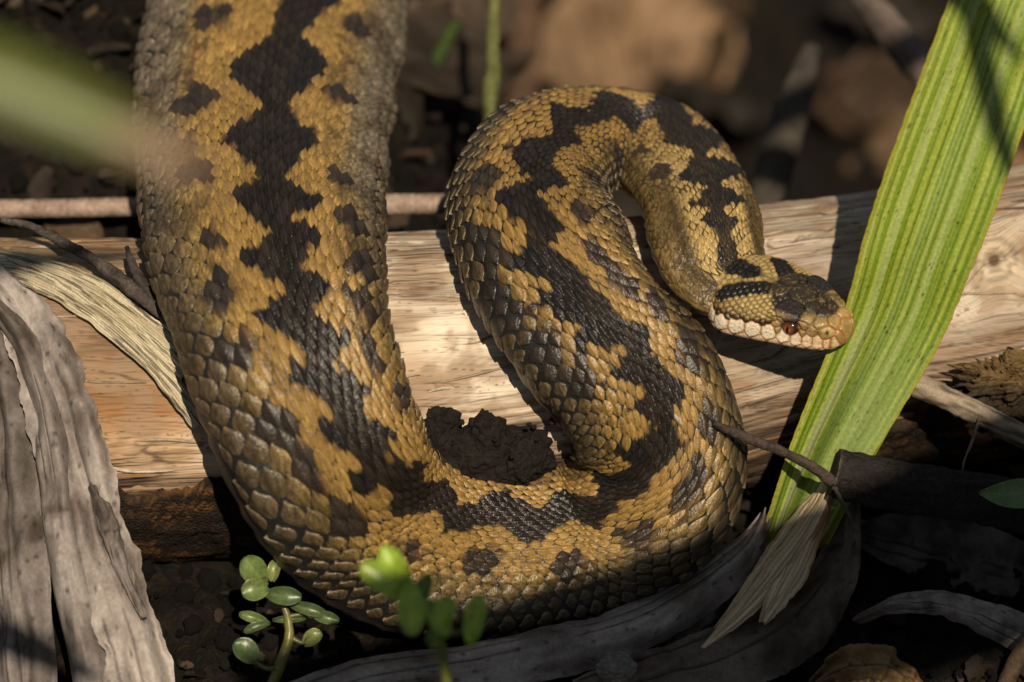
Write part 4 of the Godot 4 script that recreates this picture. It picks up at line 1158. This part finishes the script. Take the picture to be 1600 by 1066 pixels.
	tube(mb, [Vector3(-8.870, 5.379, -0.583), Vector3(-8.342, 5.418, -0.360), Vector3(-7.806, 5.394, 0.039), Vector3(-7.199, 5.457, 0.624), Vector3(-6.655, 5.454, 1.261), Vector3(-6.139, 5.303, 1.697), Vector3(-5.657, 4.891, 1.828)], [0.05, 0.075, 0.085, 0.095, 0.12, 0.12, 0.11], 14, 90, flat(Color(0.115, 0.092, 0.080), 0.45, 2.0), 0.03, 2.5)
	part("stem", mb, M.twig, root)
	mb = MB.new()
	tube(mb, [Vector3(-6.590, 5.605, 0.508), Vector3(-6.475, 5.550, 0.932), Vector3(-6.283, 5.471, 1.375), Vector3(-6.055, 5.246, 1.677)], [0.03, 0.09, 0.10, 0.11], 12, 50, flat(Color(0.085, 0.07, 0.062), 0.45, 2.0), 0.03, 2.5)
	part("fork", mb, M.twig, root)
	# --- pale split stick behind the log
	mb = MB.new()
	tube(mb, [Vector3(-10.873, 3.214, -3.841), Vector3(-8.745, 3.232, -3.856), Vector3(-6.914, 3.260, -3.877), Vector3(-4.491, 3.279, -3.892), Vector3(-2.364, 3.288, -3.899), Vector3(-0.473, 3.307, -3.914)], [0.19, 0.19, 0.19, 0.20, 0.21, 0.2], 6, 100, func(t: float, a: float, q: Vector3) -> Color:
		var k := nz.get_noise_2d(a * 2.0, t * 20.0)
		return Color(0.56, 0.42, 0.34).lerp(Color(0.40, 0.28, 0.22), sst(-0.1, 0.5, k)), 0.015, 1.0)
	solo("split_stick", mb, M.twig, Vector3(-5.909, 3.260, -3.877), "straight pinkish split stick lying level behind the log and snake", "stick")
	# --- clod of black soil in the crook of the coil
	mb = MB.new()
	var cs := func(d: Vector3, k: float) -> Color: return Color(0.019, 0.0155, 0.0135) * (0.6 + 0.5 * k) * (1.0 + 0.5 * F3(d, 4.0))
	blob(mb, Vector3(-0.500, 2.650, 2.564), Vector3(1.15, 0.62, 0.6), 0.22, 1.1, 110, 70, cs, 4.0)
	blob(mb, Vector3(-1.221, 2.979, 2.370), Vector3(0.46, 0.58, 0.5), 0.26, 1.2, 70, 46, cs, 7.0)
	blob(mb, Vector3(-0.443, 3.001, 2.606), Vector3(0.40, 0.52, 0.42), 0.26, 1.3, 70, 46, cs, 13.0)
	blob(mb, Vector3(0.166, 2.777, 2.718), Vector3(0.42, 0.40, 0.42), 0.26, 1.3, 70, 46, cs, 17.0)
	for i in 40:
		blob(mb, Vector3(-0.497, 3.096, 2.722) + Vector3(rng.randfn(0, 0.55), rng.randfn(0, 0.30), rng.randfn(0, 0.25)), Vector3.ONE * rng.randf_range(0.02, 0.06), 0.8, 1.6, 12, 8, cs, i * 1.7)
	for i in 46:
		var x := rng.randfn(-0.55, 0.7)
		var be := rng.randf_range(0.10, 0.30) + absf(rng.randfn(0.0, 0.07))
		blob(mb, log_at(log_t(x), be, 0.01), Vector3.ONE * (0.010 + 0.03 * pow(rng.randf(), 2.5)), 0.8, 1.6, 9, 6, cs, i * 2.3)
	solo("soil_clod", mb, M.soil, Vector3(-0.532, 2.533, 2.909), "lumpy black soil clod lying in the crook of the snake's coil", "soil clod")
	mb = MB.new()
	blob(mb, Vector3(8.905, 2.944, 0.938), Vector3(0.9, 0.42, 0.34), 0.75, 2.0, 80, 50, func(d: Vector3, k: float) -> Color: return Color(0.06, 0.042, 0.025).lerp(Color(0.30, 0.19, 0.07), sst(0.2, 0.7, d.y) * 0.5) * (0.5 + 0.5 * k), 9.0)
	solo("bark_lump", mb, M.bark, Vector3(8.905, 2.678, 1.146), "knobbly brown lump of bark on the log above the dry stalk", "bark")
	# --- leaves in front and to the right
	dead_leaf("grey_leaf", [Vector3(4.354, 1.950, 3.111), Vector3(4.073, 1.606, 3.697), Vector3(3.249, 1.296, 4.383), Vector3(2.189, 1.111, 5.099), Vector3(0.980, 1.027, 5.609), Vector3(-0.651, 0.929, 6.065), Vector3(-2.596, 0.809, 6.413), Vector3(-3.884, 0.604, 6.827)], [0.05, 0.30, 0.42, 0.42, 0.45, 0.45, 0.5, 0.4], same(K + Vector3(0, 0.3, 0), 8), G1 * 1.1, G2 * 1.05, 0.22, 0.12, "long twisted grey dead leaf curving round the coil's near edge", "dead leaf", "", 51.0, 0.16, 40, 160)
	dead_leaf("grey_leaf", [Vector3(4.467, 1.577, 2.894), Vector3(4.143, 1.048, 3.561), Vector3(3.433, 0.613, 4.409), Vector3(2.523, 0.388, 5.473)], [0.10, 0.30, 0.32, 0.2], same(K + Vector3(0.4, 0, 0), 4), G1 * 0.5, G2 * 0.45, 0.15, 0.1, "narrow dark fold of leaf between the twisted grey leaf and the reed's straw foot", "dead leaf", "", 57.0, 0.16)
	dead_leaf("serrated_leaf", [Vector3(5.861, 1.716, 2.278), Vector3(5.710, 1.158, 3.348), Vector3(5.103, 0.877, 4.457), Vector3(4.053, 0.715, 5.345), Vector3(2.607, 0.776, 6.058), Vector3(1.079, 0.817, 6.661)], [0.14, 0.34, 0.58, 0.62, 0.52, 0.3], same(K + Vector3(0, 0.3, 0), 6), Color(0.085, 0.064, 0.054), Color(0.20, 0.16, 0.135), 0.16, 0.16, "dark brown tooth-edged dead leaf under the reed's straw foot", "dead leaf", "", 61.0, 0.22)
	dead_leaf("curled_leaf", [Vector3(5.848, 0.569, 4.443), Vector3(6.508, 1.004, 4.484), Vector3(7.325, 1.097, 4.539), Vector3(8.151, 0.880, 4.708), Vector3(9.350, 0.513, 5.122)], [0.06, 0.16, 0.22, 0.30, 0.34], same(K + Vector3(0, 0.6, 0), 5), G1 * 0.8, G2 * 0.9, 0.20, 0.08, "curled grey leaf rim arching over black soil, beside the tooth-edged leaf", "dead leaf", "", 67.0, 0.10)
	dead_leaf("brown_leaf", [Vector3(4.955, 0.766, 6.447), Vector3(5.494, 1.225, 6.469), Vector3(6.140, 1.267, 6.436), Vector3(6.914, 0.834, 6.520)], [0.1, 0.35, 0.40, 0.2], same(K + Vector3(0, 0.4, 0), 4), Color(0.16, 0.095, 0.04), Color(0.34, 0.22, 0.11), 0.12, 0.12, "warm brown crumpled leaf at the very front", "dead leaf", "", 71.0, 0.22)
	dead_leaf("dull_leaf", [Vector3(6.023, 0.528, 2.064), Vector3(7.027, 0.507, 2.335), Vector3(8.149, 0.367, 2.571), Vector3(9.482, 0.213, 2.944)], [0.2, 0.55, 0.6, 0.4], same(K + Vector3(0, 0.3, 0), 4), Color(0.065, 0.056, 0.051), Color(0.135, 0.115, 0.105), 0.05, 0.1, "flat dull charcoal leaf lying below the dark broken stick", "dead leaf", "", 79.0, 0.12)
	mb = MB.new()
	tube(mb, [Vector3(8.191, 0.502, 6.399), Vector3(8.618, 0.916, 5.568), Vector3(9.215, 1.166, 4.865)], [0.16, 0.15, 0.14], 14, 40, flat(Color(0.085, 0.055, 0.032), 0.4, 2.0), 0.03, 2.0)
	solo("brown_stick", mb, M.twig, Vector3(8.618, 0.916, 5.568), "short brown stick poking up beyond the curled grey rim", "stick")
	mb = MB.new()
	blob(mb, Vector3(1.745, 1.267, 6.436), Vector3(0.30, 0.30, 0.22), 0.25, 1.6, 40, 26, func(d: Vector3, k: float) -> Color: return Color(0.30, 0.28, 0.265) * (0.6 + 0.4 * k), 2.0)
	solo("pebble", mb, M.bark, Vector3(1.745, 1.097, 6.568), "pale grey pebble in front of the twisted grey leaf", "pebble")
	# --- flakes on the snake
	mb = MB.new()
	tube(mb, [Vector3(-4.124, 6.350, -5.720), Vector3(-3.867, 6.313, -5.438), Vector3(-3.605, 6.240, -5.254)], [0.09, 0.11, 0.05], 8, 20, flat(Color(0.34, 0.19, 0.12), 0.3, 4.0), 0.02, 4.0)
	solo("bark_flake", mb, M.twig, Vector3(-3.895, 6.007, -5.897), "reddish sliver of bark lying on the snake's back", "bark flake")
	mb = MB.new()
	tube(mb, [Vector3(2.692, 4.300, 3.368), Vector3(2.779, 4.214, 3.435), Vector3(2.846, 4.097, 3.463)], [0.02, 0.05, 0.02], 6, 10, flat(Color(0.65, 0.58, 0.46), 0.2, 4.0))
	solo("husk", mb, M.twig, Vector3(2.781, 4.183, 3.396), "tiny white husk stuck on the snake near the twig's tip", "husk")
	# --- things behind, out of focus
	dead_leaf("brown_leaf", [Vector3(0.819, -12.136, -30.046), Vector3(2.208, -13.809, -33.815), Vector3(3.753, -13.822, -34.440), Vector3(5.992, -14.248, -34.614)], [0.8, 2.0, 2.0, 0.7], same(K, 4), Color(0.17, 0.105, 0.06), Color(0.32, 0.205, 0.12), 0.2, 0.15, "broad tan leaf lying in the litter beyond the hairpin bend", "dead leaf", "", 83.0, 0.3)
	dead_leaf("brown_leaf", [Vector3(8.044, -14.218, -31.592), Vector3(8.873, -13.633, -31.922), Vector3(9.994, -13.840, -33.410), Vector3(10.672, -14.450, -35.218)], [0.5, 1.0, 0.9, 0.3], same(Vector3(0.3, 1, 0.2), 4), Color(0.035, 0.022, 0.013), Color(0.085, 0.052, 0.03), 0.2, 0.15, "dim brown leaf in the gap beyond the head", "dead leaf", "", 89.0, 0.3)
	dead_leaf("brown_leaf", [Vector3(-2.326, 1.748, -11.960), Vector3(-1.505, -0.665, -16.420), Vector3(-0.461, -6.510, -25.940), Vector3(0.675, -11.619, -34.638)], [0.4, 1.0, 1.0, 0.3], same(K, 4), Color(0.13, 0.09, 0.06), Color(0.21, 0.145, 0.10), 0.2, 0.15, "greyish brown leaf behind the snake's far end, beside a green stem", "dead leaf", "", 93.0, 0.3)
	dead_leaf("bark_slab", [Vector3(-11.639, 2.652, -10.382), Vector3(-9.833, 3.118, -10.366), Vector3(-8.552, 3.229, -10.199), Vector3(-7.357, 2.932, -9.966)], [0.9, 1.3, 1.2, 0.6], same(K, 4), Color(0.075, 0.052, 0.034), Color(0.16, 0.115, 0.08), 0.2, 0.1, "dim slab of brown bark beyond the log, left of the snake's far end", "bark", "", 97.0, 0.4)
	for s in [
		[[Vector3(0.352, -8.193, -29.955), Vector3(0.282, -8.531, -27.025), Vector3(0.184, -8.822, -23.626)], [0.45, 0.42, 0.40], Color(0.17, 0.10, 0.06), "brown_stalk", "upright brown stalk in the litter beyond the hairpin bend", "stalk"],
		[[Vector3(-0.295, 5.211, -9.209), Vector3(-0.366, 4.082, -7.819), Vector3(-0.390, 3.618, -7.203), Vector3(-0.461, 2.699, -5.977)], [0.11, 0.12, 0.15, 0.12], Color(0.17, 0.18, 0.06), "grass_stalk", "slim olive green stem rising behind the hairpin bend", "stem"],
		[[Vector3(-1.108, 1.460, -12.623), Vector3(-1.814, 0.820, -11.488), Vector3(-2.447, 0.393, -10.520)], [0.12, 0.16, 0.14], Color(0.05, 0.085, 0.015), "grass_stalk", "dim dark green stem slanting behind the snake's far end", "stem"],
		[[Vector3(6.402, 3.304, -12.160), Vector3(7.255, 2.674, -11.033), Vector3(8.160, 2.054, -9.915), Vector3(9.558, 1.148, -8.573)], [0.28, 0.30, 0.32, 0.3], Color(0.20, 0.155, 0.135), "grey_stick", "slanting grey-pink stick behind the green reed", "stick"],
		[[Vector3(5.950, 1.611, -11.472), Vector3(5.536, 1.270, -9.936), Vector3(5.030, 0.653, -8.185), Vector3(4.721, 0.554, -6.839)], [0.2, 0.34, 0.36, 0.3], Color(0.105, 0.088, 0.068), "grey_stick", "upright dim grey-brown stick just beyond the snake's neck", "stick"],
		[[Vector3(-9.008, 3.295, -8.981), Vector3(-9.261, 2.409, -7.654), Vector3(-9.511, 1.536, -6.337)], [0.14, 0.20, 0.2], Color(0.16, 0.105, 0.025), "mustard_stalk", "mustard-coloured stem standing in the dark beyond the log", "stem"],
		[[Vector3(-8.625, 2.522, -9.011), Vector3(-8.635, 1.925, -7.910), Vector3(-8.644, 1.241, -6.741)], [0.35, 0.45, 0.4], Color(0.075, 0.056, 0.04), "brown_stalk", "wide brown stalk in the dark beside the mustard stem", "stalk"]]:
		mb = MB.new()
		tube(mb, s[0], s[1], 16, 50, flat(s[2], 0.35, 1.2), 0.06, 1.2)
		solo(s[3], mb, M.twig, s[0][1], s[4], s[5])
	# --- fallen leaves beyond the log, far out of focus
	rng.seed = 404
	for i in 38:
		var x := rng.randf_range(-2.0, 15.0)
		var z := -8.0 - 32.0 * rng.randf()
		var at := Vector3(x, gh(x, z) + rng.randf_range(0.3, 1.6), z)
		var yaw := rng.randf() * TAU
		var dir := Vector3(cos(yaw), rng.randf_range(-0.4, 0.4), sin(yaw)).normalized()
		var L := rng.randf_range(1.2, 3.4)
		var nrml := Vector3(rng.randf_range(-0.8, 0.8), 1.0, rng.randf_range(-0.2, 1.0)).normalized()
		var dk := pow(rng.randf(), 3.2)
		var c1 := Color(0.016, 0.012, 0.009).lerp(Color(0.27, 0.165, 0.09), dk)
		dead_leaf("fallen_leaf", [at - dir * L, at - dir * L * 0.4 + nrml * 0.2, at + dir * L * 0.4 + nrml * 0.2, at + dir * L], [0.08, L * 0.42, L * 0.38, 0.03], same(nrml, 4), c1, c1 * 1.7, rng.randf_range(-0.3, 0.4), 0.15, "out-of-focus brown dead leaf lying in the dark litter beyond the log", "dead leaf", "fallen leaves beyond the log", i * 3.7, 0.3, 12, 20)
	# --- crumbs of soil and bits of broken leaf all over the ground
	var cm := MB.new()
	blob(cm, Vector3.ZERO, Vector3.ONE, 0.5, 1.3, 9, 6, func(d: Vector3, k: float) -> Color: return Color.WHITE, 1.0)
	var lm := MB.new()
	sheet(lm, [Vector3(-1, 0, 0), Vector3(-0.3, 0.12, 0.1), Vector3(0.4, 0.05, 0), Vector3(1, 0, -0.1)], [0.2, 0.55, 0.5, 0.1], same(Vector3.UP, 4), 5, 7, 0.05, func(u: float, t: float) -> Vector2: return Vector2(u * (1.0 + 0.3 * sin(t * 21.0)), 0.25 * u * u), func(u: float, t: float, q: Vector3) -> Color: return Color.WHITE)
	for kind in 2:
		var mm := MultiMesh.new()
		mm.transform_format = MultiMesh.TRANSFORM_3D
		mm.use_colors = true
		mm.mesh = (cm if kind == 0 else lm).mesh()
		var n := 5200 if kind == 0 else 900
		mm.instance_count = n
		for i in n:
			var x := rng.randf_range(-13.0, 13.0)
			var z := rng.randf_range(-20.0, 9.0)
			var s := (0.03 + 0.17 * pow(rng.randf(), 3.0)) if kind == 0 else ((0.15 + 0.55 * pow(rng.randf(), 2.0)) * (0.45 if z > -3.0 else 1.0))
			var b := Basis.from_euler(Vector3(rng.randf_range(-0.6, 0.6), rng.randf() * TAU, rng.randf_range(-0.6, 0.6))).scaled(Vector3.ONE * s)
			mm.set_instance_transform(i, Transform3D(b, Vector3(x, gh(x, z) + 0.12 + s * 0.2, z) * 0.01))
			var g := rng.randf()
			var c := Color(0.010, 0.008, 0.0065).lerp(Color(0.034, 0.025, 0.018), g * g * g)
			if kind == 1: c = Color(0.03, 0.022, 0.016).lerp(Color(0.14, 0.09, 0.055), pow(g, 2.5))
			elif rng.randf() < 0.02: c = Color(0.22, 0.17, 0.12)
			mm.set_instance_color(i, c)
		var o := MultiMeshInstance3D.new()
		o.name = "soil_crumbs" if kind == 0 else "leaf_litter"
		o.multimesh = mm
		o.material_override = M.soil if kind == 0 else M.dead
		add_child(o)
		tag(o, "crumbs of dark soil strewn over the ground" if kind == 0 else "scraps of broken dead leaf strewn over the ground", "soil" if kind == 0 else "leaf litter", "", "stuff")
